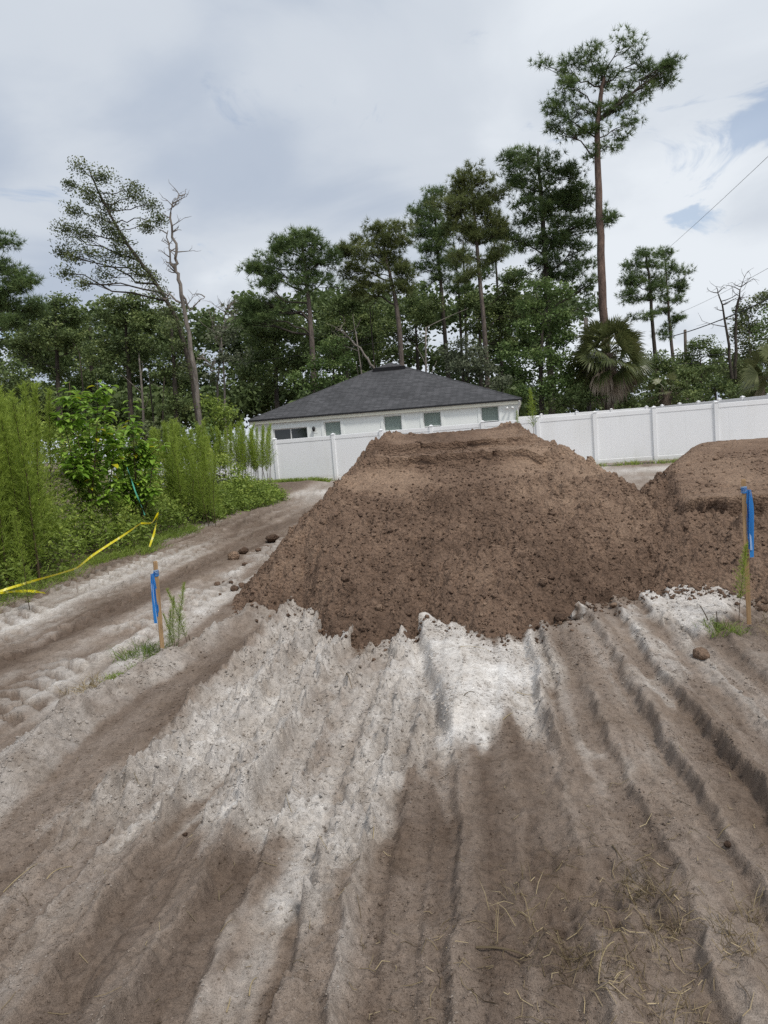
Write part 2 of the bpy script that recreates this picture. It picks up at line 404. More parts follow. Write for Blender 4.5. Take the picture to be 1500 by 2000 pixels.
    h = h + near * rough * 0.020 * fbm(u * 15, v * 8, 3, 190) + near * 0.006 * vn(uu * 38, v * 0.5, 191) * field
    # chipped edges pressed by the machine: short cracks across the furrows
    crack = np.abs(vn(v * 9 + 1.5 * vn(u * 3, v * 2, 87), u * 2.2, 86))
    h = h - near * 0.014 * sstep(0.14, 0.0, crack) * m_grey * rgh
    # a disturbed weedy lump low on the right
    lump = np.exp(-(((x - 0.62) / 0.38) ** 2 + ((y - 2.15) / 0.33) ** 2))
    h = h + lump * (0.04 + 0.09 * fbm(x * 7, y * 7, 4, 88) + 0.05 * c1)
    hole = np.exp(-(((x + 1.05) / 0.05) ** 2 + ((y - 2.0) / 0.06) ** 2)); h = h - 0.05 * hole
    stakeh = np.exp(-(((x - 2.62) / 0.33) ** 2 + ((y - 5.1) / 0.3) ** 2)); h = h + stakeh * (0.05 + 0.09 * fbm(x * 6, y * 6, 4, 89))
    h = h + m_stk * 0.06
    # rise toward the bush edge and the back yards
    h = h + 0.12 * sstep(-5.5, -6.3, u) * sstep(5, 7, y) + 0.40 * sstep(29, 40, y)
    far = sstep(14, 20, y); h = h + far * 0.04 * fbm(u * 1.2, v * 0.35, 3, 99) + 0.09 * np.exp(-((y - 26.6) / 0.9) ** 2) * (x < 0)
    if want == 'h': return h
    band = 0.6 * fbm(uu * 4.0, v * 0.16, 2, 101) + 0.4 * fbm(uu * 13, v * 0.3, 2, 105); band2 = fbm(u * 1.6, v * 0.5, 3, 102); sp = fbm(x * 5, y * 5, 4, 103)
    s = 0.22 - 0.10 * sstep(4.2, 2.6, y) + 0.36 * band + 0.10 * band2 + 0.10 * sp + 0.16 * rough * (1 - m_grey)
    s = s + m_strip * (0.30 + 0.08 * sp)
    grey = 0.63 + 0.36 * band + 0.18 * sp + 0.16 * fbm(u * 3, v * 0.8, 3, 104)
    s = s * (1 - m_grey) + grey * m_grey
    s = s * (1 - m_white) + (0.88 + 0.14 * sp + 0.10 * band) * m_white
    s = s * (1 - m_stk) + (0.88 + 0.1 * sp) * m_stk
    s = s + m_blo * (0.30 + 0.2 * sp)
    s = s * (1 - m_dark * 0.5) + 0.04 * m_dark
    s = s - 0.06 * m_dark2
    bm = sstep(0.0, 0.35, berm); s = s * (1 - bm) + (0.58 + 0.25 * sp) * bm
    track = np.exp(-((u + 2.14 + 0.05 * band2) / 0.10) ** 2) * field * sstep(2.6, 3.6, y); s = s * (1 - track * 0.9) + 0.30 * track * 0.9
    r = 0.44 + 0.24 * fbm(u * 6, v * 0.3, 3, 116) + 0.22 * fbm(u * 2.6, v * 0.5, 4, 111) - 0.26 * tr_any * (1 - 1.1 * np.clip(lug, 0, 1)) + 0.22 * fbm(u * 1.3, v * 0.4, 3, 115) + 0.15 * sp
    r = r + 0.26 * np.exp(-((u + 4.85) / 0.42) ** 2) * sstep(15, 9, y) + 0.26 * np.exp(-((u + 3.15) / 0.33) ** 2) * sstep(4.6, 5.4, y) * sstep(14, 9, y) - 0.34 * np.exp(-((u + 3.85) / 0.34) ** 2)
    r = r - 0.30 * sstep(5.0, 4.2, y) - 0.18 * sstep(9, 15, y) * sstep(-3.6, -4.6, u)
    rd = (1 - sstep(-2.75, -2.5, u)) * (1 - bm); s = s * (1 - rd) + r * rd
    f = 0.36 + 0.28 * fbm(u * 0.9, v * 0.35, 3, 112) + 0.12 * sp + 0.25 * np.exp(-((y - 22.5) / 1.2) ** 2)
    s = s * (1 - far) + f * far
    veg = sstep(-5.6, -6.1, u + 0.25 * fbm(v * 0.8, u * 0, 3, 113)); s = s * (1 - veg) + 0.10 * veg
    s = s * (1 - 0.5 * stakeh) ; s = s - 0.08 * lump
    moist = np.clip(0.32 + 0.75 * fbm(u * 2.4, v * 0.6, 4, 121), 0, 1) * (1 - m_white) * (1 - 0.6 * m_grey) * (1 - 0.7 * m_strip)
    moist = np.maximum(moist, 0.6 * m_dark); moist = np.maximum(moist, 0.55 * veg)
    return h, np.clip(s, 0, 1), np.clip(moist, 0, 1)
def gz(x, y): return float(ground(np.array([x]), np.array([y]))[0])

tau = np.concatenate([np.linspace(1.6 / 1.0, 0.98, 40)[:-1], np.linspace(0.98, 1.6 / 15.0, 540)])
Yr = np.concatenate([np.linspace(-2.5, 0.9, 14), 1.6 / tau, np.geomspace(15.15, 110, 80)])
NC = 700
uc = np.concatenate([np.linspace(-2.4, -1.03, 30), np.linspace(-1, 1, NC), np.linspace(1.03, 2.4, 30)]); NC = len(uc)
half = 1.15 + 0.60 * np.maximum(Yr, 0.6)
X = uc[None] * half[:, None] + 0.0; Yg = np.repeat(Yr[:, None], NC, 1)
gh, gs, gm = ground(X.ravel(), Yg.ravel(), 'all')
edge = np.maximum(sstep(2.33, 2.4, np.abs(uc))[None] + 0 * X, (sstep(90, 108, Yg) + sstep(-2.2, -2.45, Yg))).ravel()
gh = gh * (1 - np.clip(edge, 0, 1)) - 0.26 * np.clip(edge, 0, 1)
nr = len(Yr); ii = (np.arange(nr - 1)[:, None] * NC + np.arange(NC - 1)[None]).ravel()
faces = np.stack([ii, ii + 1, ii + NC + 1, ii + NC], 1)
me = mesh_np('ground', np.stack([X.ravel(), Yg.ravel(), gh], 1), faces, MAT_GROUND, True, {'sand': gs, 'moist': gm})
tag(link('ground', me), 'furrowed grey and brown sandy ground of the cleared lot', None, None, 'structure')
# the land around it, out to the horizon
gxs = np.concatenate([-np.geomspace(900, 3, 40), [0], np.geomspace(3, 900, 40)])
GX, GY = np.meshgrid(gxs, gxs); k = len(gxs)
ii = (np.arange(k - 1)[:, None] * k + np.arange(k - 1)[None]).ravel()
me = mesh_np('terrain', np.stack([GX.ravel(), GY.ravel(), np.full(GX.size, -0.24)], 1), np.stack([ii, ii + 1, ii + k + 1, ii + k], 1), MAT_GROUND, True,
             {'sand': np.clip(0.2 + 0.1 * fbm(GX.ravel() * .1, GY.ravel() * .1, 3, 7), 0, 1), 'moist': np.full(GX.size, 0.3)})
tag(link('terrain', me), 'flat brown land reaching to the horizon', None, None, 'structure')

# ------------------------------------------------------------------ dirt mounds
def smin(a, b, k=0.12):
    h = np.clip(0.5 + 0.5 * (b - a) / k, 0, 1); return b * (1 - h) + a * h - k * h * (1 - h)
FX = [-2.2, -1.6, -1.3, -0.85, -0.72, -0.50, -0.28, -0.05, 0.13, 0.3, 0.71, 1.1, 1.55, 2.1, 2.49, 3.2, 4.0]
FY = [7.9, 7.15, 6.95, 6.75, 6.45, 5.75, 5.55, 5.72, 5.68, 5.98, 5.36, 5.55, 5.80, 6.2, 6.45, 6.8, 7.4]
PS = [-0.6, 0.0, 0.25, 0.9, 1.7, 2.6, 3.30, 3.325, 3.85, 3.875, 4.25, 4.6, 9.0]
PZ = [-0.45, 0.0, 0.12, 0.36, 0.62, 0.95, 1.20, 1.325, 1.355, 1.465, 1.51, 1.58, 1.60]
def mound_main(x, y, want='h'):
    foot = np.interp(x, FX, FY) + 0.06 * fbm(x * 3, y * 3, 3, 201)
    bl = sstep(0.0, 1.5, y - foot); s = y - (foot * (1 - bl) + np.interp(x, [-1.6, 0.2, 2.2, 4], [5.75, 5.62, 5.70, 6.1]) * bl)
    s = s + 0.12 * fbm(x * 0.9, y * 0.9, 3, 202) * (1 - sstep(2.4, 3.2, s)) + 0.02 * fbm(x * 2.2, y * 0.5, 3, 203) * sstep(2.9, 3.2, s)
    zf = np.interp(s, PS, PZ)
    wl = x + 0.10 * fbm(x * 1.2, y * 1.2, 4, 204)
    zl = (wl + 1.62 - 0.04 * (y - 7)) * 0.98
    zr = (3.72 - wl + 0.05 * (y - 8)) * 0.88
    zb = (13.6 - y + 0.2 * fbm(x, y, 3, 205)) * 0.75
    z = smin(smin(smin(zf, zl, 0.16), zr, 0.22), zb, 0.2)
    front = smin(smin(zl, zr, .2), zb, .2) > zf + 0.10
    # compacted treads are smooth, loose flanks are crumbly
    comp = sstep(2.35, 2.75, s + 0.25 * fbm(x * 2, y * 2, 3, 206)) * sstep(0.02, 0.3, np.minimum(zl, zr) - zf)
    loose = 1 - 0.85 * comp
    z = z + 0.05 * fbm(x * 2.2, y * 2.2, 4, 207) * loose + 0.05 * (1 - np.abs(fbm(x * 1.1, y * 1.3, 3, 262)) * 2) * loose * sstep(.1, .4, z)
    z = z + loose * (0.11 * clods(x, y, 0.24, 211, 0.30) * sstep(-.2, .4, fbm(x * .8, y * .8, 2, 261)) + 0.085 * clods(x, y, 0.095, 217, 0.6) + 0.050 * clods(x + .03, y, 0.052, 223, 0.7))
    z = z + 0.018 * fbm(x * 18, y * 18, 3, 231) * (0.4 + loose)
    z = z + comp * (0.016 * fbm(x * 5, y * 22, 3, 232) + 0.012 * clods(x, y, 0.09, 233, 0.4))
    # two slumped hollows and a rut on the shoulder
    for hx, hy, sx, sy, d in ((-0.45, 6.75, .34, .15, .13), (1.75, 6.9, .38, .14, .10), (2.05, 8.9, .14, .22, .12), (0.6, 8.25, .5, .07, .06), (-0.62, 8.9, .12, .3, .08), (1.05, 7.35, .22, .10, .08), (0.35, 7.7, .15, .08, .07)):
        z = z - d * np.exp(-((x - hx) / sx) ** 2 - ((y - hy) / sy) ** 2)
    if want == 'h': return z
    lip = comp * (np.where(s > 3.318, np.exp(-(s - 3.318) / 0.07), 0) + np.where(s > 3.868, np.exp(-(s - 3.868) / 0.07), 0)) * (0.055 + 0.04 * fbm(x * 5, y * 2, 2, 263))
    dry = 0.46 + 0.50 * fbm(x * 1.1, y * 1.5, 4, 241) + 0.10 * comp + 0.08 * sstep(0.5, 1.3, z) + 0.22 * fbm(x * 9, y * 9, 3, 242)
    dry = dry + 0.22 * sstep(1.5, 3.2, x) * sstep(.2, .9, z) - 0.05 * sstep(0.5, 0.05, z)  # lit look of the right flank put into the colour; foot slightly darker
    return z, np.clip(dry, 0, 1), lip
RX = [1.9, 2.2, 2.49, 3.01, 3.3, 3.8, 4.6, 6.0, 8.0]
RY = [7.6, 6.7, 6.42, 6.08, 5.9, 5.85, 5.8, 5.9, 6.1]
def mound_right(x, y, want='h'):
    s = y - np.interp(x, RX, RY) + 0.05 * fbm(x * 3, y * 3, 3, 301)
    nz = 0.14 * fbm(x * 1.6, y * 1.6, 4, 302) + 0.05 * fbm(x * 9, y * 9, 3, 303)
    loose_z = np.interp(s, [-0.6, 0, 0.3, 0.9, 1.5, 2.5, 4.0], [-0.35, 0, 0.13, 0.36, 0.60, 0.80, 0.95])
    slab_z = np.interp(s + 0.1 * np.clip(x - 4, 0, 2), [1.0, 1.45, 2.2, 3.2, 4.1, 4.6, 9], [0.62, 0.72, 0.86, 1.0, 1.10, 1.14, 1.15])
    slab = sstep(1.50, 1.54, s + 0.9 * nz) * sstep(3.05, 3.2, x + 0.8 * nz - 0.28 * (y - 7.4))
    z = loose_z * (1 - slab) + slab_z * slab
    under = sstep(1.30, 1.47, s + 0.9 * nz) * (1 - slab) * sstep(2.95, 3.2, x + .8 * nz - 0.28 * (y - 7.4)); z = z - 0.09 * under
    zl = (x - 2.28 - 0.50 * np.clip(y - 8.5, 0, 9)) * 0.86 + 0.06 * fbm(x * 2, y * 2, 3, 304)
    zb = (13.2 - y) * 0.7; zr = (9.5 - x) * 0.7
    z = smin(smin(smin(z, zl, 0.15), zb, 0.2), zr, 0.2)
    lo = 1 - 0.94 * slab
    z = z + lo * (0.03 * fbm(x * 2.4, y * 2.4, 4, 305) + 0.11 * clods(x, y, 0.17, 311, 0.4) + 0.09 * clods(x, y, 0.09, 317, 0.65) + 0.052 * clods(x, y, 0.05, 323, 0.7))
    z = z + 0.010 * fbm(x * 18, y * 18, 3, 331) * (0.4 + lo) + slab * (0.014 * fbm(x * 3, y * 20, 4, 332) - 0.022 * sstep(0.10, 0.0, np.abs(vn(x * 1.5, y * 5 + 0.6 * vn(x * 4, y * 2, 334), 333))))
    if want == 'h': return z
    lip = slab * np.exp(-np.clip(s + 0.9 * nz - 1.52, 0, 9) / 0.09) * 0.13
    dry = 0.42 + 0.25 * fbm(x * 1.5, y * 1.5, 4, 341) + 0.26 * slab + 0.16 * fbm(x * 9, y * 9, 3, 342) - 0.25 * under + 0.10 * (1 - slab)  # shade beneath the slab edge is painted in through the under term
    return z, np.clip(dry, 0, 1), np.where(zl > z + .05, lip, 0)
def icosphere():
    t = (1 + 5 ** .5) / 2
    v = [(-1,t,0),(1,t,0),(-1,-t,0),(1,-t,0),(0,-1,t),(0,1,t),(0,-1,-t),(0,1,-t),(t,0,-1),(t,0,1),(-t,0,-1),(-t,0,1)]
    f = [(0,11,5),(0,5,1),(0,1,7),(0,7,10),(0,10,11),(1,5,9),(5,11,4),(11,10,2),(10,7,6),(7,1,8),(3,9,4),(3,4,2),(3,2,6),(3,6,8),(3,8,9),(4,9,5),(2,4,11),(6,2,10),(8,6,7),(9,8,1)]
    v = [np.array(p, float) / np.linalg.norm(p) for p in v]; cache = {}; nf = []
    def mid(a, b):
        key = (min(a, b), max(a, b))
        if key not in cache:
            p = v[a] + v[b]; v.append(p / np.linalg.norm(p)); cache[key] = len(v) - 1
        return cache[key]
    for a, b, c in f:
        x, y, z = mid(a, b), mid(b, c), mid(c, a); nf += [(a, x, z), (b, y, x), (c, z, y), (x, y, z)]
    return np.array(v), np.array(nf)
ICO_V, ICO_F = icosphere()
def lump_verts(seed, flatten=0.75):
    g = np.random.default_rng(seed)
    k = g.normal(size=(5, 3)); v = ICO_V.copy()
    s = 1 + 0.16 * np.sin(v @ k.T * 2.2 + g.uniform(0, 6, 5)).sum(1) * 0.6 + g.normal(0, 0.05, len(v))
    v = v * s[:, None] * np.array([1.0, g.uniform(.7, 1), flatten * g.uniform(.8, 1.1)])
    return v
LUMPS = [lump_verts(400 + i) for i in range(12)]
_t = (1 + 5 ** .5) / 2
OCT_V = np.array([(-1,_t,0),(1,_t,0),(-1,-_t,0),(1,-_t,0),(0,-1,_t),(0,1,_t),(0,-1,-_t),(0,1,-_t),(_t,0,-1),(_t,0,1),(-_t,0,-1),(-_t,0,1)]) / 1.9
OCT_F = np.array([(0,11,5),(0,5,1),(0,1,7),(0,7,10),(0,10,11),(1,5,9),(5,11,4),(11,10,2),(10,7,6),(7,1,8),(3,9,4),(3,4,2),(3,2,6),(3,6,8),(3,8,9),(4,9,5),(2,4,11),(6,2,10),(8,6,7),(9,8,1)])
OC8_V = np.array([(1,0,0),(-1,0,0),(0,1,0),(0,-1,0),(0,0,1),(0,0,-1.)]) * 1.15
OC8_F = np.array([(0,2,4),(2,1,4),(1,3,4),(3,0,4),(2,0,5),(1,2,5),(3,1,5),(0,3,5)])
def crumbs(G, g, P, r, tint):
    small = r < np.quantile(r, .8)
    for m_, BV, BF in ((small, OC8_V, OC8_F), (~small, OCT_V, OCT_F)): _crumbs(G, g, P[m_], r[m_], tint[m_], BV, BF)
def _crumbs(G, g, P, r, tint, BV, BF):
    n = len(P); a = g.uniform(0, 6.28, n); c_, s_ = np.cos(a), np.sin(a)
    q = len(BV); V = BV[None] * g.uniform(.55, 1.35, (n, q, 1)) * r[:, None, None] * np.stack([np.ones(n), g.uniform(.6, 1, n), g.uniform(.5, .9, n)], 1)[:, None]
    X_ = V[..., 0] * c_[:, None] - V[..., 1] * s_[:, None]; Y_ = V[..., 0] * s_[:, None] + V[..., 1] * c_[:, None]
    V = np.stack([X_, Y_, V[..., 2]], -1) + P[:, None] + np.array([0, 0, 1])[None, None] * (r * .25)[:, None, None]
    G.add(V.reshape(-1, 3), (BF[None] + (np.arange(n) * q)[:, None, None]).reshape(-1, 3), np.repeat(tint, q))
def mound(name, label, fn, x0, x1, y0, y1, dx, dy, nclods, cseed, nsmall=5200):
    g = np.random.default_rng(cseed)
    xs = np.arange(x0, x1, dx); yb = [y0]
    while yb[-1] < y1: yb.append(yb[-1] + dy * max(1, (yb[-1] / 8.0) ** 1.6))
    ys = np.array(yb); MX, MY = np.meshgrid(xs, ys); n = len(xs)
    z, dry, lip = fn(MX.ravel(), MY.ravel(), 'all')
    gg = np.repeat(0.0, MX.size)
    keep = (z > -0.16).reshape(MX.shape)
    ii = (np.arange(len(ys) - 1)[:, None] * n + np.arange(n - 1)[None])
    kf = keep[:-1, :-1] & keep[1:, :-1] & keep[:-1, 1:] & keep[1:, 1:]
    ii = ii[kf]
    f = np.stack([ii, ii + 1, ii + n + 1, ii + n], 1)
    used = np.unique(f); remap = np.full(MX.size, -1); remap[used] = np.arange(len(used))
    V = np.stack([MX.ravel(), MY.ravel() - lip, z], 1)[used]
    root = empty(name, ((x0 + x1) / 2, (y0 + y1) / 2, 0), label, 'dirt mound')
    me = mesh_np('heap', local(V, root), remap[f], MAT_DIRT, True, {'dry': dry[used]})
    link('heap', me, root)
    G = Geo()
    PX, PY = g.uniform(x0, x1, nclods * 4), g.uniform(y0, min(y1, 10.5), nclods * 4); PZ_, DR, _l = fn(PX, PY, 'all')
    ok = np.where((PZ_ > -0.02) & ((DR < 0.7) | (g.random(nclods * 4) < .2)))[0][:nclods]
    for i in ok:
        r = 0.016 + 0.030 * g.random() ** 3.0
        a = g.uniform(0, 6.28); c_, s_ = math.cos(a), math.sin(a)
        v = LUMPS[g.integers(12)] * r; v = np.stack([v[:, 0] * c_ - v[:, 1] * s_, v[:, 0] * s_ + v[:, 1] * c_, v[:, 2]], 1)
        G.add(v + np.array([PX[i], PY[i], PZ_[i] + r * .1]), ICO_F, min(1, DR[i] + g.uniform(-.25, .25)))
    PX, PY = g.uniform(x0, x1, nsmall * 2), g.uniform(y0, min(y1, 9.5), nsmall * 2); PZ_, DR, _l = fn(PX, PY, 'all')
    ok = np.where((PZ_ > -0.03) & ((DR < 0.66) | (g.random(nsmall * 2) < .25)))[0][:nsmall]
    crumbs(G, g, np.stack([PX, PY, PZ_], 1)[ok], 0.006 + 0.016 * g.random(len(ok)) ** 2, np.clip(DR[ok] + g.uniform(-.3, .3, len(ok)), 0, 1))
    m_ = 900; PX = g.uniform(x0 + .6, min(x1, 4.4), m_); FX_, FY_ = (FX, FY) if fn is mound_main else (RX, RY)
    PY = np.interp(PX, FX_, FY_) - np.abs(g.normal(0, .22, m_)) + .05; zz = ground(PX, PY)      # apron of rolled crumbs on the sand
    crumbs(G, g, np.stack([PX, PY, zz + .002], 1), 0.005 + 0.022 * g.random(m_) ** 4, g.uniform(.05, .6, m_))
    me = mesh_np('loose_clods', local(np.concatenate(G.v), root), np.concatenate(G.f3), MAT_DIRT, True, {'dry': np.concatenate(G.t)})
    tag(link('loose_clods', me, root), None, None, None, 'stuff')
    return root
mound('dirt_mound', 'tall brown fill dirt mound with stepped flattened top in front of house', mound_main, -2.2, 4.2, 5.1, 13.4, 0.0128, 0.0135, 150, 51, 7500)
mound('dirt_mound', 'low brown dirt mound with smooth compacted slab on top beside the taller mound', mound_right, 1.8, 8.6, 5.3, 13.0, 0.0175, 0.0165, 110, 52, 5200)
def surf(x, y):
    a = np.array([x]); b = np.array([y]); return max(gz(x, y), float(mound_main(a, b)[0]) if -2.3 < x < 4.3 and 5.1 < y < 13.6 else -9, float(mound_right(a, b)[0]) if x > 1.8 and 5.3 < y < 13 else -9)
# crumbs of sand and soil broken off the furrow crests
g = np.random.default_rng(61); n = 26000; v_ = 1.9 + 5.0 * g.random(n) ** 1.3; u_ = g.uniform(-2.75, 2.4, n)
cx_, cy_ = u_ * CT + v_ * ST, -u_ * ST + v_ * CT; hh, ss, mm = ground(cx_, cy_, 'all')
dens_ = np.clip(sstep(.05, .45, fbm(u_ * 2.3, v_ * .9, 3, 81)) * .12 + sstep(.42, .62, ss) * (ss < .86) * .9 + .03, 0, 1) * (np.abs(cx_) < .6 * cy_ + .4)
ok = np.where(g.random(n) < dens_)[0][:7500]; G = Geo()
crumbs(G, g, np.stack([cx_, cy_, hh], 1)[ok], (.003 + .010 * g.random(len(ok)) ** 3.5) * (.6 + .12 * cy_[ok]), np.clip(ss[ok] - .04 + g.normal(0, .06, len(ok)), 0, 1))
me = mesh_np('soil_crumbs', np.concatenate(G.v), np.concatenate(G.f3), MAT_GROUND, False, {'sand': np.concatenate(G.t), 'moist': np.full(G.n, .2)})
tag(link('soil_crumbs', me), 'loose crumbs of grey sand and soil lying in the furrows', 'soil crumbs', None, 'stuff')
n = 90000; v_ = 1.6 + 3.8 * g.random(n) ** 1.6; u_ = g.uniform(-2.75, 2.2, n); cx_, cy_ = u_ * CT + v_ * ST, -u_ * ST + v_ * CT
ok = np.where((np.abs(cx_ + .05) < .57 * cy_ + .12) & (g.random(n) < np.clip(.28 + .9 * fbm(cx_ * 2.2, cy_ * 2.2, 3, 195), .05, 1)))[0][:23000]
hh, ss, mm = ground(cx_[ok], cy_[ok], 'all'); r_ = (.0016 + .0042 * g.random(len(ok)) ** 2.5) * (.5 + .25 * cy_[ok]); n = len(ok)
V8 = np.array([(1,0,0),(-1,0,0),(0,1,0),(0,-1,0),(0,0,1),(0,0,-1)]); F8 = np.array([(0,2,4),(2,1,4),(1,3,4),(3,0,4),(2,0,5),(1,2,5),(3,1,5),(0,3,5)])
a = g.uniform(0, 6.28, n); V = V8[None] * g.uniform(.6, 1.4, (n, 6, 1)) * r_[:, None, None]
V = np.stack([V[..., 0] * np.cos(a)[:, None] - V[..., 1] * np.sin(a)[:, None], V[..., 0] * np.sin(a)[:, None] + V[..., 1] * np.cos(a)[:, None], V[..., 2] * .8], -1) + np.stack([cx_[ok], cy_[ok], hh + r_ * .35], 1)[:, None]
me = mesh_np('soil_grains', V.reshape(-1, 3), (F8[None] + (np.arange(n) * 6)[:, None, None]).reshape(-1, 3), MAT_GROUND, False, {'sand': np.repeat(np.clip(ss + .02 + g.normal(0, .08, n), 0, 1), 6), 'moist': np.repeat(np.clip(mm * .6 + g.normal(0, .2, n), 0, 1), 6)})
tag(link('soil_grains', me), 'fine grains of soil strewn over the near furrows', 'soil grains', None, 'stuff')
#@@PART2
# ------------------------------------------------------------------ fences
def m_vinyl(k):
    ge = k.nd('ShaderNodeNewGeometry'); sp = k.nd('ShaderNodeSeparateXYZ'); k.t.links.new(ge.outputs['Position'], sp.inputs[0])
    def wn(scale, detail, st):
        mp = k.nd('ShaderNodeMapping'); mp.inputs['Scale'].default_value = st; k.t.links.new(ge.outputs['Position'], mp.inputs[0])
        n = k.nd('ShaderNodeTexNoise'); n.inputs['Scale'].default_value = scale; n.inputs['Detail'].default_value = detail; k.t.links.new(mp.outputs[0], n.inputs['Vector']); return n.outputs[0]
    c = k.rmp(wn(.5, 3, (1, 1, 1)), [(0.3, (0.80, 0.815, 0.835)), (0.7, (0.85, 0.86, 0.875))])
    c = k.mix(1.0, c, k.rmp(wn(1.6, 5, (1, 1, .3)), [(0.28, (0.94, 0.935, 0.92)), (0.5, (1, 1, 1))]), 'MULTIPLY')
    m = k.math('MULTIPLY', k.math('SUBTRACT', 1.0, k.math('MULTIPLY', sp.outputs[2], 3.2)), k.math('MULTIPLY', wn(5, 5, (1, 1, 1)), 1.1))
    n = k.nd('ShaderNodeClamp'); k.t.links.new(m, n.inputs[0])
    k.color(k.mix(n.outputs[0], c, (0.40, 0.35, 0.27)))
MAT_VINYL = material('white_vinyl', m_vinyl, 0.45, 0.4)
def beveled_box(lo, hi, b):
    g = Geo(); x0, y0, z0 = lo; x1, y1, z1 = hi; vs_ = []
    def ring(z, i): return [(x0+b-i, y0-i+0, z), (x1-b+i, y0-i, z), (x1+i, y0+b-i, z), (x1+i, y1-b+i, z), (x1-b+i, y1+i, z), (x0+b-i, y1+i, z), (x0-i, y1-b+i, z), (x0-i, y0+b-i, z)]
    v = ring(z0, 0) + ring(z1 - b, 0) + ring(z1, -b)
    f = [(r * 8 + i, r * 8 + (i + 1) % 8, (r + 1) * 8 + (i + 1) % 8, (r + 1) * 8 + i) for r in (0, 1) for i in range(8)]
    g.add(v, f); top = np.array([(16, 16 + i, 16 + i + 1) for i in range(1, 7)]); bot = np.array([(0, i + 1, i) for i in range(1, 7)])
    g.f3 += [top, bot]; return g
def build_fence(root, xs, height, nb=12, seed=0):
    g = random.Random(seed)
    pm = beveled_box((-.0635, -.0635, -.25), (.0635, .0635, height + .03), .006).mesh('post', MAT_VINYL)
    c = Geo(); c.box((-.078, -.078, height + .026), (.078, .078, height + .052))
    c.add([(-.07,-.07,height+.052),(.07,-.07,height+.052),(.07,.07,height+.052),(-.07,.07,height+.052),(0,0,height+.095)], [(0,1,4),(1,2,4),(2,3,4),(3,0,4)])
    cm = c.mesh('cap', MAT_VINYL)
    for x in xs:
        p = link('post', pm, root, (x, 0, 0)); p.rotation_euler = (g.uniform(-.006, .006), g.uniform(-.008, .008), g.uniform(-.02, .02))
        link('cap', cm, p)
    cache = {}
    for a, b in zip(xs[:-1], xs[1:]):
        ln = round(b - a - .127, 3)
        if ln not in cache:
            t = beveled_box((0, -.022, height - .15), (ln, .022, height - .002), .008).mesh('top_rail', MAT_VINYL)
            bt = beveled_box((0, -.022, .03), (ln, .022, .17), .008).mesh('bottom_rail', MAT_VINYL)
            wd = ln / nb
            bd = Geo(); z0, z1 = .165, height - .145; e = .0012
            prof = [(.0001, -.0094), (e, -.010), (wd - e, -.010), (wd - .0001, -.0094), (wd - .0001, .010), (.0001, .010)]
            k = len(prof); v = [(px, py, z) for z in (z0, z1) for px, py in prof]
            bd.add(v, [(i, (i + 1) % k, k + (i + 1) % k, k + i) for i in range(k)])
            cache[ln] = (t, bt, bd.mesh('board', MAT_VINYL), wd)
        t, bt, bdm, wd = cache[ln]; x0 = a + .0635
        link('top_rail', t, root, (x0, 0, 0)); link('bottom_rail', bt, root, (x0, 0, 0))
        for i in range(nb): link('board', bdm, root, (x0 + i * wd, g.uniform(-.001, .001), 0))
fr = empty('vinyl_fence', (-1.76, 28.2, 0.0), 'long white vinyl privacy fence running in front of the house', 'fence')
fr.rotation_euler = (0, -0.0073, math.atan2(-4.0, 13.16))
build_fence(fr, [-10.4, -8.4, -6.4, -4.46, -2.5] + [i * 1.964 for i in range(10)], 1.80, 12, 3)
back_l, back_r = at(990, 812, 40.5), at(1263, 800, 40.0)
fb = empty('vinyl_fence', (back_l[0], back_l[1], 0.33), 'white vinyl back yard fence below the palm tree', 'fence')
dv = back_r - back_l; fb.rotation_euler = (0, 0, math.atan2(dv[1], dv[0]))
ln = math.hypot(dv[0], dv[1]); build_fence(fb, [ln * i / 4 for i in range(5)], 1.83, 12, 4)
sa, sb = at(1263, 800, 40.2), at(1560, 770, 27.6)
fs_ = empty('vinyl_fence', (sa[0], sa[1], 0.31), 'white vinyl side fence whose post caps show above the long fence', 'fence')
dv = sb - sa; fs_.rotation_euler = (0, 0.0, math.atan2(dv[1], dv[0]))
ln = math.hypot(dv[0], dv[1]); build_fence(fs_, [ln * i / 7 for i in range(8)], 1.83, 12, 5)

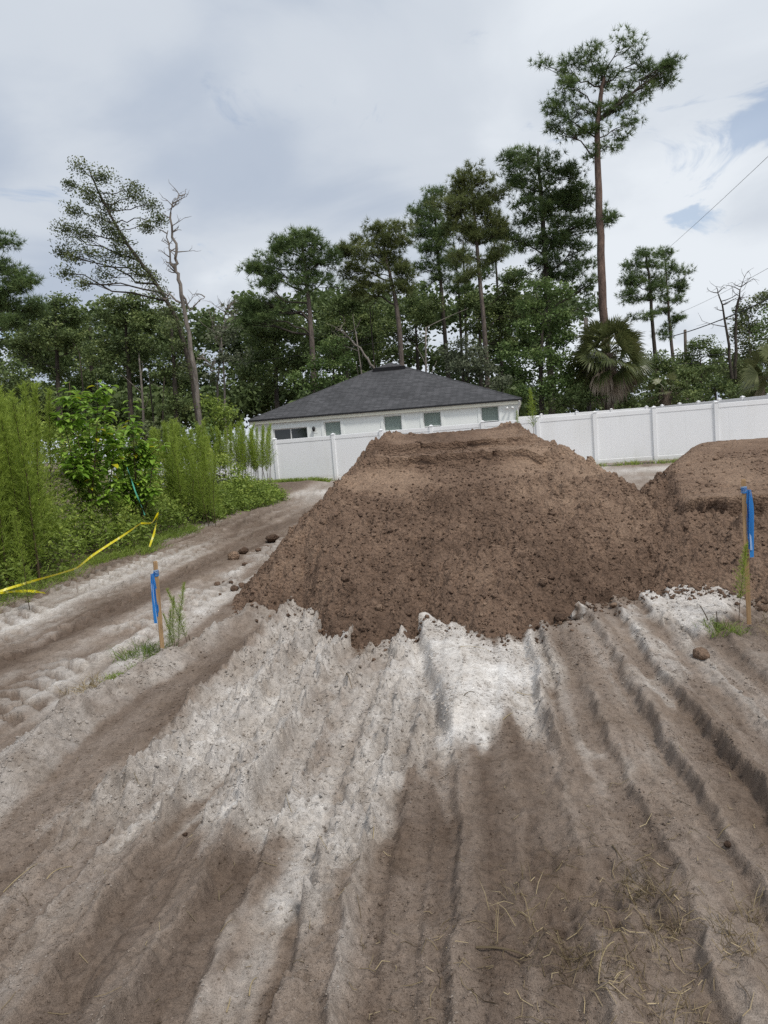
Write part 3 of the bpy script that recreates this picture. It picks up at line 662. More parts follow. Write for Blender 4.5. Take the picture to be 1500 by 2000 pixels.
# ------------------------------------------------------------------ house
def m_stucco(k):
    n = k.noi(120, 4, 0.7); n2 = k.noi(0.8, 4, 0.6)
    k.color(k.rmp(n2, [(0.3, (0.78, 0.82, 0.805)), (0.7, (0.82, 0.85, 0.835))]))
MAT_STUCCO = material('white_stucco', m_stucco, 0.9, 0.2)
MAT_TRIM = flat('white_trim', (0.76, 0.77, 0.76), 0.5, 0.4, 0.03)
MAT_GUTTER = flat('cream_gutter', (0.66, 0.65, 0.55), 0.4, 0.4, 0.06)
def m_shingle(k):
    c = k.nd('ShaderNodeTexCoord'); sp = k.nd('ShaderNodeSeparateXYZ'); k.t.links.new(c.outputs['Object'], sp.inputs[0])
    cb = k.nd('ShaderNodeCombineXYZ')
    k.t.links.new(k.math('ADD', sp.outputs[0], sp.outputs[1]), cb.inputs[0]); k.t.links.new(k.math('MULTIPLY', sp.outputs[2], 2.31), cb.inputs[1])
    br = k.nd('ShaderNodeTexBrick'); k.t.links.new(cb.outputs[0], br.inputs['Vector'])
    br.inputs['Scale'].default_value = 1.0; br.inputs['Brick Width'].default_value = 0.30; br.inputs['Row Height'].default_value = 0.145
    br.inputs['Mortar Size'].default_value = 0.010; br.inputs['Mortar Smooth'].default_value = 0.3; br.inputs['Bias'].default_value = -0.1
    br.inputs['Color1'].default_value = (0.058, 0.059, 0.063, 1); br.inputs['Color2'].default_value = (0.095, 0.095, 0.102, 1); br.inputs['Mortar'].default_value = (0.022, 0.022, 0.025, 1)
    n = k.noi(60, 3, 0.7); n2 = k.noi(0.7, 3, .5)
    cc = k.mix(1.0, br.outputs['Color'], k.rmp(n, [(0.3, (0.7, 0.7, 0.7)), (0.7, (1.3, 1.3, 1.3))]), 'MULTIPLY')
    k.color(k.mix(1.0, cc, k.rmp(n2, [(0.3, (0.85, 0.85, 0.85)), (0.7, (1.12, 1.12, 1.12))]), 'MULTIPLY'))
    k.bump(br.outputs['Fac'], 0.5, -0.01)
MAT_SHINGLE = material('asphalt_shingle', m_shingle, 0.9, 0.25)
MAT_BLACK = flat('black_metal', (0.012, 0.012, 0.014), 0.5, 0.4)
def m_glass(k): k.color((0.02, 0.025, 0.025))
MAT_GLASS = material('dark_glass', m_glass, 0.06, 0.8)
MAT_BLIND = flat('window_blind', (0.30, 0.365, 0.325), 0.35, 0.6, 0.08)
EL, ER = np.array([-6.15, 35.0]), np.array([6.5, 32.6])
xh = (ER - EL) / np.linalg.norm(ER - EL); yh = np.array([-xh[1], xh[0]]); HW = float(np.linalg.norm(ER - EL))
house = empty('house', (EL[0], EL[1], 0), 'white stucco house with dark grey shingle hip roof behind the vinyl fence', 'house')
house.rotation_euler = (0, 0, math.atan2(xh[1], xh[0]))
EZ, AP, AX, AZ, OV = 2.70, 6.4, 6.0, 5.61, 0.14
def to_local(px, py, ly):
    d = ray(px, py); c = np.array([CAM[0], CAM[1]]) - EL
    oy = c @ yh; t = (ly - oy) / (np.array([d[0], d[1]]) @ yh); P = CAM + d * t
    return float((P[:2] - EL) @ xh), float(P[2])
HD = 15.0
# walls: front wall built around its openings
wins = []
for (x0, y0, x1, y1, kind) in ((533, 836, 600, 872, 'slider'), (632, 823, 665, 855, 'blind'), (748, 811, 784, 842, 'blind'), (825, 804, 861, 838, 'half'), (938, 793, 974, 828, 'half')):
    lx0, zt = to_local((x0 + x1) / 2 - (x1 - x0) / 2, (y0 + y0) / 2, OV); lx1, _ = to_local(x1, y0, OV)
    _, ztop = to_local((x0 + x1) / 2, y0, OV); _, zbot = to_local((x0 + x1) / 2, y1, OV)
    if kind == 'slider': zbot = 0.45
    wins.append((lx0, lx1, zbot, ztop, kind))
g = Geo(); xl, xr = OV, HW - OV; cur = xl
for (a, b, zb, zt, kd) in wins:
    g.box((cur, OV, 0), (a, OV + .2, EZ - .002)); g.box((a, OV, 0), (b, OV + .2, zb)); g.box((a, OV, zt), (b, OV + .2, EZ - .002)); cur = b
g.box((cur, OV, 0), (xr, OV + .2, EZ - .002))
g.build('front_wall', MAT_STUCCO, house)
g = Geo(); g.box((xl, OV + .2, 0), (xl + .2, HD - OV, EZ - .002)); g.build('side_wall', MAT_STUCCO, house)
g = Geo(); g.box((xr - .2, OV + .2, 0), (xr, HD - OV, EZ - .002)); g.build('side_wall', MAT_STUCCO, house)
g = Geo(); g.box((xl + .2, HD - OV - .2, 0), (xr - .2, HD - OV, EZ - .002)); g.build('back_wall', MAT_STUCCO, house)
for (a, b, zb, zt, kd) in wins:
    cxm = (a + b) / 2
    wo = Geo(); fw = .045
    wo.box((a, OV + .06, zb), (a + fw, OV + .13, zt)); wo.box((b - fw, OV + .06, zb), (b, OV + .13, zt))
    wo.box((a + fw, OV + .06, zt - fw), (b - fw, OV + .13, zt)); wo.box((a + fw, OV + .06, zb), (b - fw, OV + .13, zb + fw))
    win = wo.build('window', MAT_TRIM, house)
    s_ = Geo(); t = .13; pr = OV - .028
    s_.box((a - t, pr, zt), (b + t, OV + .01, zt + t)); s_.box((a - t, pr, zb - t * .6), (a, OV + .01, zt)); s_.box((b, pr, zb - t * .6), (b + t, OV + .01, zt))
    s_.box((a, pr - .01, zb - t * .6), (b, OV + .01, zb)); s_.build('surround', MAT_TRIM if False else MAT_STUCCO, win)
    if kd == 'slider':
        for q in (0, 1):
            p0 = a + fw + q * (b - a - 2 * fw) / 2; p1 = p0 + (b - a - 2 * fw) / 2
            pg = Geo(); pg.box((p0 + (0.04 if q else 0), OV + .10, zb + fw), (p1 - (0 if q else .02), OV + .106, zt - fw)); pg.build('pane', MAT_GLASS, win)
        mg = Geo(); mg.box((cxm - .02, OV + .075, zb + fw), (cxm + .035, OV + .098, zt - fw)); mg.build('mullion', MAT_TRIM, win)
    else:
        open_h = .10 if kd == 'half' else .0
        pg = Geo(); pg.box((a + fw, OV + .15, zb + fw), (b - fw, OV + .156, zt - fw)); pg.build('pane', MAT_GLASS, win)
        nS = 16; hh = (zt - fw - zb - fw - open_h) / nS
        sl = Geo(); sl.add([(a + fw, OV + .118, 0), (b - fw, OV + .118, 0), (b - fw, OV + .138, hh * .96), (a + fw, OV + .138, hh * .96)], [(0, 1, 2, 3)])
        sm = sl.mesh('blind_slat', MAT_BLIND)
        for q in range(nS): link('blind_slat', sm, win, (0, 0, zb + fw + open_h + q * hh))
        if open_h:
            rl = Geo(); rl.box((a + fw, OV + .07, zb + fw + open_h - .03), (b - fw, OV + .11, zb + fw + open_h)); rl.build('sash_rail', MAT_TRIM, win)
# roof
V = [(0, 0, EZ + .16), (HW, 0, EZ + .16), (HW, HD, EZ + .16), (0, HD, EZ + .16), (AX, AP, AZ), (AX, HD - AP, AZ)]
V = [(x + (-.06 if x == 0 else .06 if x == HW else 0), y + (-.06 if y == 0 else .06 if y == HD else 0), z) for x, y, z in V]
g = Geo(); lo = [(x, y, z - .05) for x, y, z in V[:4]]
g.add(V + lo, [(0, 6, 7, 1), (1, 7, 8, 2), (2, 8, 9, 3), (3, 9, 6, 0), (1, 2, 5, 4), (3, 0, 4, 5)]); g.f3 += [np.array([(0, 1, 4), (2, 3, 5)])]
g.f4[0][0:4] = [(0, 6, 7, 1), (1, 7, 8, 2), (2, 8, 9, 3), (3, 9, 6, 0)]
roof = g.build('roof', MAT_SHINGLE, house)
g = Geo(); h0 = EZ + .10
g.box((-.075, -.085, h0 - .02), (HW + .075, -.061, h0 + .052)); g.build('drip_edge', MAT_BLACK, roof)
g = Geo(); g.box((-.03, -.03, EZ - .06), (HW + .03, .0, h0 + .008)); g.box((HW, 0, EZ - .06), (HW + .03, HD, h0 + .008)); g.box((-.03, 0, EZ - .06), (0, HD, h0 + .008)); g.build('fascia', MAT_GUTTER, roof)
g = Geo(); g.box((0, 0, EZ - .04), (HW, OV - .001, EZ)); g.box((HW - OV + .001, OV, EZ - .04), (HW - .002, HD, EZ - .001)); g.box((.002, OV, EZ - .04), (OV - .001, HD, EZ - .001)); g.build('soffit', MAT_TRIM, roof)
for a, b in ((V[0], V[4]), (V[1], V[4]), (V[4], V[5])):
    g = Geo(); a = np.array(a); b = np.array(b); g.tube([a + [0, 0, -.02], b + [0, 0, -.02]], .055, 6); g.build('ridge_cap', MAT_SHINGLE, roof)
def roof_pt(px, py):
    d = ray(px, py); nrm = np.array([0, -(AZ - EZ - .16), AP + .06]); 
    dl = np.array([d[:2] @ xh, d[:2] @ yh, d[2]]); c = np.array([CAM[0], CAM[1]]) - EL; cl = np.array([c @ xh, c @ yh, CAM[2]])
    p0 = np.array([0, -.06, EZ + .16]); t = ((p0 - cl) @ nrm) / (dl @ nrm); return cl + dl * t
va, vb = roof_pt(728, 727), roof_pt(791, 721)
slope = (AZ - EZ - .16) / (AP + .06)
g = Geo(); x0, x1 = va[0], vb[0]; y0 = (va[1] + vb[1]) / 2; z0 = (va[2] + vb[2]) / 2; dy = .36
v = [(x0, y0, z0), (x1, y0, z0), (x1, y0 + dy, z0 + dy * slope), (x0, y0 + dy, z0 + dy * slope)]
v += [(x0, y0 - .03, z0 + .20), (x1, y0 - .03, z0 + .20), (x1, y0 + dy, z0 + dy * slope + .03), (x0, y0 + dy, z0 + dy * slope + .03)]
g.add(v, [(4, 5, 6, 7), (0, 1, 5, 4), (1, 2, 6, 5), (3, 0, 4, 7)]); g.build('roof_vent', MAT_BLACK, roof)
# downspout and flood light at the corner
g = Geo(); cxr = HW - .05
g.tube([(cxr, -.07, EZ + .08), (cxr, -.07, EZ - .05), (cxr - .10, .06, EZ - .22), (xr - .02, OV - .09, EZ - .42), (xr - .03, OV - .05, EZ - .6), (xr - .03, OV - .05, .1)], .048, 8); g.build('downspout', MAT_TRIM, house, True)
g = Geo(); fx, fz = to_local(1001, 783, OV - .05)
for s in (-.09, .09): g.tube([(xr - .35 + s * .4, OV - .02, EZ - .14), (xr - .35 + s, OV - .12, EZ - .19), (xr - .35 + s * 1.5, OV - .24, EZ - .24)], [.02, .03, .065], 8)
g.build('flood_light', MAT_TRIM, house, True)
lx, lz = to_local(614, 838, OV)
g = Geo(); g.box((lx - .14, OV - .012, lz - .2), (lx + .14, OV + .01, lz + .2)); lamp = g.build('wall_lamp', MAT_STUCCO, house)
g = Geo(); g.tube([(lx, OV - .012, lz + .03), (lx, OV - .07, lz + .12), (lx, OV - .13, lz + .10)], .016, 6); g.tube([(lx, OV - .13, lz + .10), (lx, OV - .13, lz + .07), (lx, OV - .13, lz - .1), (lx, OV - .13, lz - .12)], [.03, .085, .06, .03], 8)
g.build('lantern', MAT_BLACK, lamp, True)

# ------------------------------------------------------------------ stakes
def m_wood(k):
    n = k.noi(5, 6, 0.6, 0.4, stretch=(9, 9, 0.5))
    k.color(k.rmp(n, [(0.25, (0.22, 0.135, 0.07)), (0.55, (0.40, 0.265, 0.145)), (0.8, (0.50, 0.36, 0.215))])); k.bump(n, 0.2, 0.003)
MAT_WOOD = material('pine_lath', m_wood, 0.8, 0.2)
def m_ribbon(k):
    n = k.noi(25, 3, 0.5, stretch=(1, 1, .3))
    c = k.rmp(k.att('tint'), [(0.0, (0.02, 0.17, 0.50)), (0.6, (0.05, 0.30, 0.74)), (1.0, (0.62, 0.74, 0.88))])
    k.color(c); k.translucent(c, 0.35)
MAT_RIBBON = material('blue_flagging', m_ribbon, 0.35, 0.5)
def stake(base, top, label, ribbon_side, rl0, rl1, seed):
    g = random.Random(seed); base = np.array(base); top = np.array(top)
    root = empty('survey_stake', base, label, 'stake', 'survey stakes with blue flagging')
    d = (top - base); ln = np.linalg.norm(d); d /= ln
    a = np.array([math.cos(.5), math.sin(.5), 0]) if seed == 1 else np.array([math.cos(-.35), math.sin(-.35), 0])
    b = np.cross(d, a); a = np.cross(b, d); w2, t2 = .0155, .010
    gg = Geo(); v = []
    for s in (-.12, ln - .012, ln):
        k = .002 if s == ln else 0
        for p, q in ((-1, -1), (1, -1), (1, 1), (-1, 1)): v.append(d * s + a * p * (w2 - k) + b * q * (t2 - k))
    f = [(r * 4 + i, r * 4 + (i + 1) % 4, r * 4 + 4 + (i + 1) % 4, r * 4 + 4 + i) for r in (0, 1) for i in range(4)] + [(8, 9, 10, 11)]
    gg.add(v, f); gg.build('lath', MAT_WOOD, root)
    R = np.array([1, 0, 0.]); kn = d * (ln * rl0)
    rb = Geo()
    for q in range(4):   # wraps of the knot
        pts = []
        n = 10
        for i in range(n + 1):
            t = i / n * 2 * math.pi; pts.append(kn + d * (q * .006 - .01 + .006 * math.sin(t + q)) + a * math.cos(t) * (w2 + .006) + b * math.sin(t) * (t2 + .006))
        pts = np.array(pts); up = d * .012
        rb.add(np.concatenate([pts - up, pts + up]), [(i, i + 1, n + 2 + i, n + 1 + i) for i in range(n)], .85 if q % 2 else .5)
    side = ribbon_side * R
    for q in range(6):   # hanging tails
        L_ = ln * (rl1 - rl0) * -1 * g.uniform(.80, 1.0) if q < 4 else ln * (rl0 - rl1) * g.uniform(.9, 1.12)
        L_ = abs(L_); n = 14; wid = g.uniform(.009, .017); ph = g.uniform(0, 6)
        out_ = -(np.array([0, .012 + .006 * q, 0]))
        v = []; tn = []
        for i in range(n + 1):
            t = i / n
            c = kn + side * (.016 + .006 * math.sin(math.pi * t * .8) + .002 * q) * 1.0 - np.array([0, 0, 1]) * L_ * t + out_ + np.array([0, .006 * math.sin(6 * t + ph), 0])
            ww = wid * (.35 + .65 * min(1, t * 4)); tw = .5 * math.sin(3.5 * t + ph)
            e = np.array([math.cos(tw), math.sin(tw) * .8, 0]) * ww
            mid_ = c + np.array([0, -.008 * math.sin(5 * t + q), 0])
            v += [c - e, mid_, c + e]; base_t = (.45, .6, .3, .55, .95, .4)[q]; tn += [base_t, base_t * .8, base_t + .05]
        f = [(3 * i + j, 3 * i + j + 1, 3 * i + 4 + j, 3 * i + 3 + j) for i in range(n) for j in (0, 1)]
        rb.add(v, f, np.clip(tn, 0, 1))
    rb.build('ribbon', MAT_RIBBON, root, True)
    return root
b1 = gnd(318, 1280); b1[2] = gz(b1[0], b1[1]); t1 = at(303, 1096, b1[1] - .02)
stake(b1, t1, 'short wooden survey stake with blue ribbon on the pale berm beside the road', -1, .88, .40, 1)
b2 = gnd(1463, 1215); b2[2] = gz(b2[0], b2[1]); t2_ = at(1452, 936, b2[1] + .02)
stake(b2, t2_, 'tall wooden survey stake with blue ribbon beside the low compacted mound', 1, .93, .52, 2)

# ------------------------------------------------------------------ foliage materials
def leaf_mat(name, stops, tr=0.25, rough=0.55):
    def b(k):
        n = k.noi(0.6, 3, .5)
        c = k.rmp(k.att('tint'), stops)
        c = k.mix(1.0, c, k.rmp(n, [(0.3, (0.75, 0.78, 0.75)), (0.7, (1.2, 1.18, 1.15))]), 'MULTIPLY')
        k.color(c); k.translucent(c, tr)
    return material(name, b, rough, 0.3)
PINE = leaf_mat('pine_needles', [(0, (0.0557, 0.0905, 0.0383)), (.5, (0.1357, 0.2018, 0.0766)), (1, (0.261, 0.3306, 0.1218))], .3)
PINE2 = leaf_mat('pine_needles_olive', [(0, (0.0683, 0.0869, 0.0342)), (.5, (0.1552, 0.1894, 0.0683)), (1, (0.2794, 0.295, 0.1118))], .3)
OAK = leaf_mat('oak_leaves', [(0, (0.0681, 0.0998, 0.0379)), (.5, (0.1415, 0.1947, 0.0712)), (1, (0.2883, 0.337, 0.1232))], .3)
LIGHT = leaf_mat('maple_leaves', [(0, (0.0668, 0.1114, 0.0372)), (.5, (0.1263, 0.193, 0.0594)), (1, (0.2228, 0.2896, 0.104))], .3)
GREYG = leaf_mat('grey_leaves', [(0, (0.069, 0.0862, 0.0517)), (.5, (0.1207, 0.1437, 0.0862)), (1, (0.207, 0.2242, 0.1495))], .25)
VINE = leaf_mat('vine_leaves', [(0, (0.0624, 0.0858, 0.0343)), (.5, (0.1217, 0.1529, 0.0624)), (1, (0.2262, 0.2496, 0.117))], .25)
FENNEL = leaf_mat('fennel_leaves', [(0, (0.134, 0.1938, 0.0323)), (.5, (0.2946, 0.3955, 0.0621)), (1, (0.4821, 0.5813, 0.118))], .45)
BRIGHT = leaf_mat('bright_leaves', [(0, (0.0936, 0.1794, 0.024)), (.5, (0.1944, 0.345, 0.042)), (.93, (0.36, 0.5244, 0.09)), (1.0, (0.6, 0.552, 0.036))], .35, .4)
WEED = leaf_mat('weed_leaves', [(0, (0.1003, 0.1518, 0.0281)), (.5, (0.2117, 0.2942, 0.0533)), (1, (0.3899, 0.4459, 0.0982))], .3)
DRY = leaf_mat('dry_stems', [(0, (0.09, 0.065, 0.040)), (.5, (0.24, 0.185, 0.11)), (1, (0.46, 0.37, 0.22))], .15)
def bark(name, c0, c1, sc=5):
    def b(k):
        n = k.noi(sc, 6, 0.7, 0.6, stretch=(2.2, 2.2, 0.5)); n2 = k.noi(sc * .3, 3, .5)
        c = k.rmp(n, [(0.3, c0), (0.7, c1)])
        k.color(k.mix(1.0, c, k.rmp(n2, [(.3, (.75, .75, .75)), (.7, (1.2, 1.18, 1.15))]), 'MULTIPLY')); k.bump(n, 0.8, 0.06)
    return material(name, b, 0.95, 0.1)
B_PINE = bark('pine_bark', (0.065, 0.055, 0.050), (0.21, 0.175, 0.155))
B_RED = bark('red_pine_bark', (0.070, 0.052, 0.046), (0.225, 0.160, 0.132))
B_DARK = bark('dark_bark', (0.035, 0.030, 0.026), (0.10, 0.088, 0.075))
B_GREY = bark('grey_bark', (0.10, 0.088, 0.078), (0.29, 0.262, 0.235))
B_PALM = bark('palm_bark', (0.075, 0.06, 0.05), (0.20, 0.165, 0.13), 9)

def rnd_dirs(g, n):
    v = g.normal(size=(n, 3)); return v / np.linalg.norm(v, axis=1)[:, None]
def add_leaves(G, g, C, size, aspect=.55, tint=None, up=0.3, droop=0.0):
    n = len(C)
    if n == 0: return
    d = rnd_dirs(g, n); d[:, 2] = d[:, 2] * .6 - droop; d /= np.linalg.norm(d, axis=1)[:, None]
    nn = rnd_dirs(g, n); nn[:, 2] += up * 2; s = np.cross(d, nn); s /= np.linalg.norm(s, axis=1)[:, None] + 1e-9
    sz = size * g.uniform(.6, 1.3, n)[:, None]
    a = C - d * sz * .5; b = C + s * sz * aspect * .5; c = C + d * sz * .5; e = C - s * sz * aspect * .5
    v = np.stack([a, b, c, e], 1).reshape(-1, 3); f = np.arange(4 * n).reshape(-1, 4)
    t = np.clip(tint if tint is not None else g.normal(.45, .2, n), 0, 1); G.add(v, f, np.repeat(t, 4))
def add_needles(G, g, C, D, k, ln, wd, tint):
    n = len(C); C = np.repeat(C, k, 0); D = np.repeat(D, k, 0)
    d = D * .75 + rnd_dirs(g, n * k) * .85; d /= np.linalg.norm(d, axis=1)[:, None]
    s = np.cross(d, rnd_dirs(g, n * k)); s /= np.linalg.norm(s, axis=1)[:, None] + 1e-9
    l = ln * g.uniform(.6, 1.2, n * k)[:, None]
    v = np.stack([C - s * wd * .5, C + s * wd * .5, C + d * l], 1).reshape(-1, 3)
    G.add(v, np.arange(3 * n * k).reshape(-1, 3), np.repeat(np.clip(np.repeat(tint, k) + g.normal(0, .10, n * k), 0, 1), 3))
def curve(p0, p1, p2, n=5):
    t = np.linspace(0, 1, n)[:, None]; return (1 - t) ** 2 * p0 + 2 * t * (1 - t) * p1 + t * t * p2
def make_tree(name, label, cat, Y, trunk, r0, r1, blobs, style, leaf, barkm, seed, group=None, dens=1.0, base=True, limb_r=.07, lsize=.2, depth=.8, drop=.45):
    """trunk: picture points at distance Y; blobs: (x, y, rx, ry[, dY]) foliage masses"""
    g = np.random.default_rng(seed); sc = Y / FPX
    tp = [at(x, y, Y) for x, y in trunk]
    if base:
        p = tp[0].copy(); zb = 0.0 if Y < 29 else 0.38; p[2] = zb - .15
        if tp[0][2] > zb + .3: tp = [p] + tp
        else: tp[0][2] = zb - .15
    tp = np.array(tp); kk = len(tp)
    tt = np.linspace(0, kk - 1, kk * 4); T = np.stack([np.interp(tt, np.arange(kk), tp[:, i]) for i in range(3)], 1)
    T[1:-1] = T[1:-1] * .5 + (T[:-2] + T[2:]) * .25; T += g.normal(0, .02, T.shape) * r0 * 3
    rad = np.interp(np.linspace(0, 1, len(T)), [0, .04, 1], [r0 * 1.25, r0, r1])
    root = empty(name, tp[0], label, cat, group); og = tp[0]
    TR = Geo(); TR.tube(T, rad, 9); TR.build('trunk', barkm, root, True, og)
    BR = Geo(); CR = Geo(); lims = []
    n_own = len(blobs)
    if style == 'pine': blobs = blobs + [(b[0] + g.normal(0, .75) * b[2], b[1] + b[3] * g.uniform(-.6, 1.6), b[2] * .62, b[3] * .62) for b in blobs for _ in (0, 1)]
    for bi, b in enumerate(blobs):
        x, y, rx, ry = b[:4]; dY = b[4] if len(b) > 4 else g.uniform(-.5, .5) * rx * sc
        c = at(x, y, Y); c = c + np.array([0, dY, 0]); sh = .22 if style == 'pine' else .12; rr = np.maximum(np.array([rx * sc - sh, max(rx, ry) * sc * depth - sh * .5, ry * sc - sh]), .12)
        lat = np.linalg.norm(T[:, :2] - c[:2], axis=1)
        want = c[2] - drop * np.min(lat) - .15 * rr[2]
        ti = int(np.argmin(np.abs(T[:, 2] - want) + .15 * lat)); s0 = T[ti]
        L_ = np.linalg.norm(c - s0); m = (s0 + c) / 2 + np.array([0, 0, .12 * L_ * g.uniform(-.6, 1.2)]) + g.normal(0, .06, 3) * L_
        lim = curve(s0, m, c, 7) ; lim[1:-1] += g.normal(0, .03, (5, 3)) * L_
        lr = min(limb_r * (.35 + L_ / 5), rad[ti] * .6)
        if bi < n_own: lims.append(lim)
        else: lim = lims[int(np.argmin([np.linalg.norm(q[-1] - c) for q in lims]))]
        if L_ > .4 and bi < n_own: BR.tube(lim, np.linspace(lr, lr * .35, 7), 5)
        if style == 'pine':
            n = max(3, int(dens * 15 * (rr[0] + .2) * (rr[2] + .2)))
            o = rnd_dirs(g, n); o *= (g.random(n) ** .38)[:, None]; P = c + o * rr
            for q in range(n):
                st_ = lim[g.integers(3, 7)]; BR.tube(curve(st_, (st_ + P[q]) / 2 + np.array([0, 0, -.08]), P[q], 4), np.linspace(lr * .35, .012, 4), 4, cap=False)
            k = 11; PP = np.repeat(P, k, 0); od = rnd_dirs(g, n * k); od[:, 2] = od[:, 2] * .7 + .25
            pr = .58 * g.uniform(.6, 1.35, n); CC = PP + od * np.repeat(pr, k)[:, None] * (g.random(n * k) ** .5)[:, None] * np.array([1, 1, .75])
            dd = od + np.repeat(o, k, 0) * .5 + np.array([0, 0, .35]); dd /= np.linalg.norm(dd, axis=1)[:, None]
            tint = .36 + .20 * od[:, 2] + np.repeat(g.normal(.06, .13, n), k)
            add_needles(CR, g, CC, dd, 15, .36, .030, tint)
        else:
            n = max(3, int(dens * 16 * (rr[0] + .1) * (rr[2] + .1)))
            o = rnd_dirs(g, n); o *= (g.random(n) ** .42)[:, None]; P = c + o * rr
            for q in range(n):
                if g.random() < .6:
                    st_ = lim[g.integers(2, 7)]; BR.tube(curve(st_, (st_ + P[q]) / 2 + g.normal(0, .1, 3), P[q], 4), np.linspace(lr * .35, .010, 4), 4, cap=False)
            k = int(58 * (.2 / lsize) ** 1.5); PP = np.repeat(P, k, 0); od = rnd_dirs(g, n * k) * (g.random(n * k) ** .5)[:, None]
            CC = PP + od * np.array([.62, .62, .42]) * np.repeat(g.uniform(.6, 1.3, n), k)[:, None]
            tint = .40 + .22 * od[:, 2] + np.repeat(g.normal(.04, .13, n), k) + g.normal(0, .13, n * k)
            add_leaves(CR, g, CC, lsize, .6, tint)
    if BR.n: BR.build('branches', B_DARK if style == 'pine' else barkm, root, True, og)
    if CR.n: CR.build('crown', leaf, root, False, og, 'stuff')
    return root
# ------------------------------------------------------------------ tall trees behind the fence
PG = 'pines behind the house'
make_tree('pine_tree', 'very tall lone pine with a bare reddish trunk rising above the palm', 'pine tree', 44.5,
    [(1192, 815), (1178, 600), (1172, 450), (1168, 330), (1166, 250), (1172, 190), (1180, 150)], .30, .10,
    [(1105, 130, 30, 26), (1150, 108, 38, 26), (1205, 100, 42, 22), (1245, 120, 26, 26), (1285, 140, 36, 22), (1310, 128, 18, 16), (1265, 165, 24, 18), (1235, 175, 32, 30), (1190, 150, 40, 28), (1110, 170, 28, 22), (1130, 205, 36, 22), (1095, 225, 24, 18), (1105, 255, 34, 20), (1200, 215, 38, 22), (1215, 245, 24, 16), (1175, 285, 16, 22), (1160, 255, 20, 16), (1187, 420, 9, 16)],
    'pine', PINE, B_RED, 501, PG, dens=.48, limb_r=.065, drop=.75)
make_tree('pine_tree', 'broad dark pine with drooping lower boughs beside the tallest pine', 'pine tree', 48,
    [(1078, 800), (1068, 560), (1060, 420), (1052, 330), (1050, 290)], .26, .06,
    [(1045, 305, 36, 26), (1005, 350, 24, 20), (1070, 335, 44, 32), (1040, 370, 40, 30), (1110, 350, 34, 26), (1125, 385, 32, 26), (1085, 400, 48, 30), (1030, 430, 34, 24), (1115, 440, 44, 34), (1005, 470, 22, 14), (1070, 470, 48, 28), (1130, 490, 32, 26), (1100, 530, 50, 26), (1060, 515, 34, 18), (1140, 560, 26, 18), (1145, 600, 18, 16)],
    'pine', PINE, B_DARK, 502, PG, dens=1.0)
make_tree('pine_tree', 'pine with a pale slender trunk and pointed olive crown over the roof', 'pine tree', 47,
    [(954, 770), (946, 640), (932, 480), (924, 400), (920, 345)], .20, .05,
    [(918, 342, 22, 20), (940, 355, 24, 22), (900, 372, 32, 26), (960, 380, 28, 24), (925, 395, 36, 24), (890, 415, 34, 26), (950, 420, 36, 26), (905, 450, 40, 26), (975, 450, 16, 22), (935, 470, 26, 14), (900, 500, 30, 16), (960, 505, 26, 16), (925, 535, 24, 12)],
    'pine', PINE2, B_PINE, 503, PG, dens=1.1)
make_tree('pine_tree', 'dark trunked pine with a lopsided crown between two olive pines', 'pine tree', 53,
    [(878, 760), (868, 640), (858, 520), (850, 430), (845, 385)], .20, .05,
    [(842, 382, 28, 18), (815, 415, 22, 20), (835, 425, 34, 26), (860, 455, 30, 24), (815, 455, 20, 16), (840, 490, 28, 20), (865, 510, 22, 16), (820, 520, 24, 14), (850, 545, 24, 12)],
    'pine', PINE, B_DARK, 504, PG, dens=1.05)
for i, (lb, tr, bl) in enumerate((
    ('thin dark pine trunk with a sparse crown close behind the lopsided pine', [(903, 720), (898, 600), (888, 480)], [(885, 500, 22, 16), (905, 540, 20, 12), (880, 560, 18, 12)]),
    ('thin dark pine with side tufts standing just past the pale slender trunk', [(980, 720), (972, 560), (962, 440)], [(962, 455, 20, 18), (985, 490, 18, 14), (955, 530, 20, 12), (990, 545, 18, 12), (975, 590, 22, 14)]),
    ('slim straight dark pine behind the house ridge with high tufts', [(912, 720), (908, 560), (904, 470)], [(905, 500, 18, 14), (915, 570, 16, 10)]))):
    make_tree('pine_tree', lb, 'pine tree', 56 + i, tr, .15, .05, bl, 'pine', PINE, B_DARK, 510 + i, PG)
make_tree('pine_tree', 'round topped olive pine with a forked pale trunk above the roof peak', 'pine tree', 45,
    [(788, 770), (778, 620), (768, 560), (757, 520), (748, 470)], .20, .05,
    [(735, 447, 30, 15), (765, 445, 28, 15), (700, 470, 26, 16), (735, 472, 34, 20), (780, 472, 24, 22), (680, 490, 16, 12), (710, 500, 32, 18), (755, 500, 34, 20), (690, 525, 24, 14), (785, 520, 20, 22), (735, 530, 34, 14), (705, 550, 24, 12), (770, 560, 24, 14), (740, 560, 22, 12), (795, 560, 20, 16), (690, 575, 20, 10)],
    'pine', PINE2, B_PINE, 520, PG, dens=1.05)
make_tree('pine_tree', 'round topped pine with wide low side boughs beside the grey leafy tree', 'pine tree', 44,
    [(614, 750), (606, 620), (600, 560), (592, 500), (588, 465)], .20, .05,
    [(575, 460, 26, 14), (602, 462, 24, 15), (625, 485, 18, 20), (560, 485, 24, 18), (595, 490, 32, 20), (540, 482, 12, 10), (510, 508, 18, 12), (500, 530, 14, 14), (535, 530, 26, 16), (575, 520, 32, 16), (618, 520, 24, 16), (648, 500, 8, 10), (520, 560, 30, 14), (635, 550, 24, 14), (585, 555, 34, 16), (478, 592, 16, 12), (505, 590, 24, 14), (545, 595, 30, 14), (485, 622, 20, 10), (520, 622, 24, 10)],
    'pine', PINE, B_PINE, 521, PG, dens=1.05)
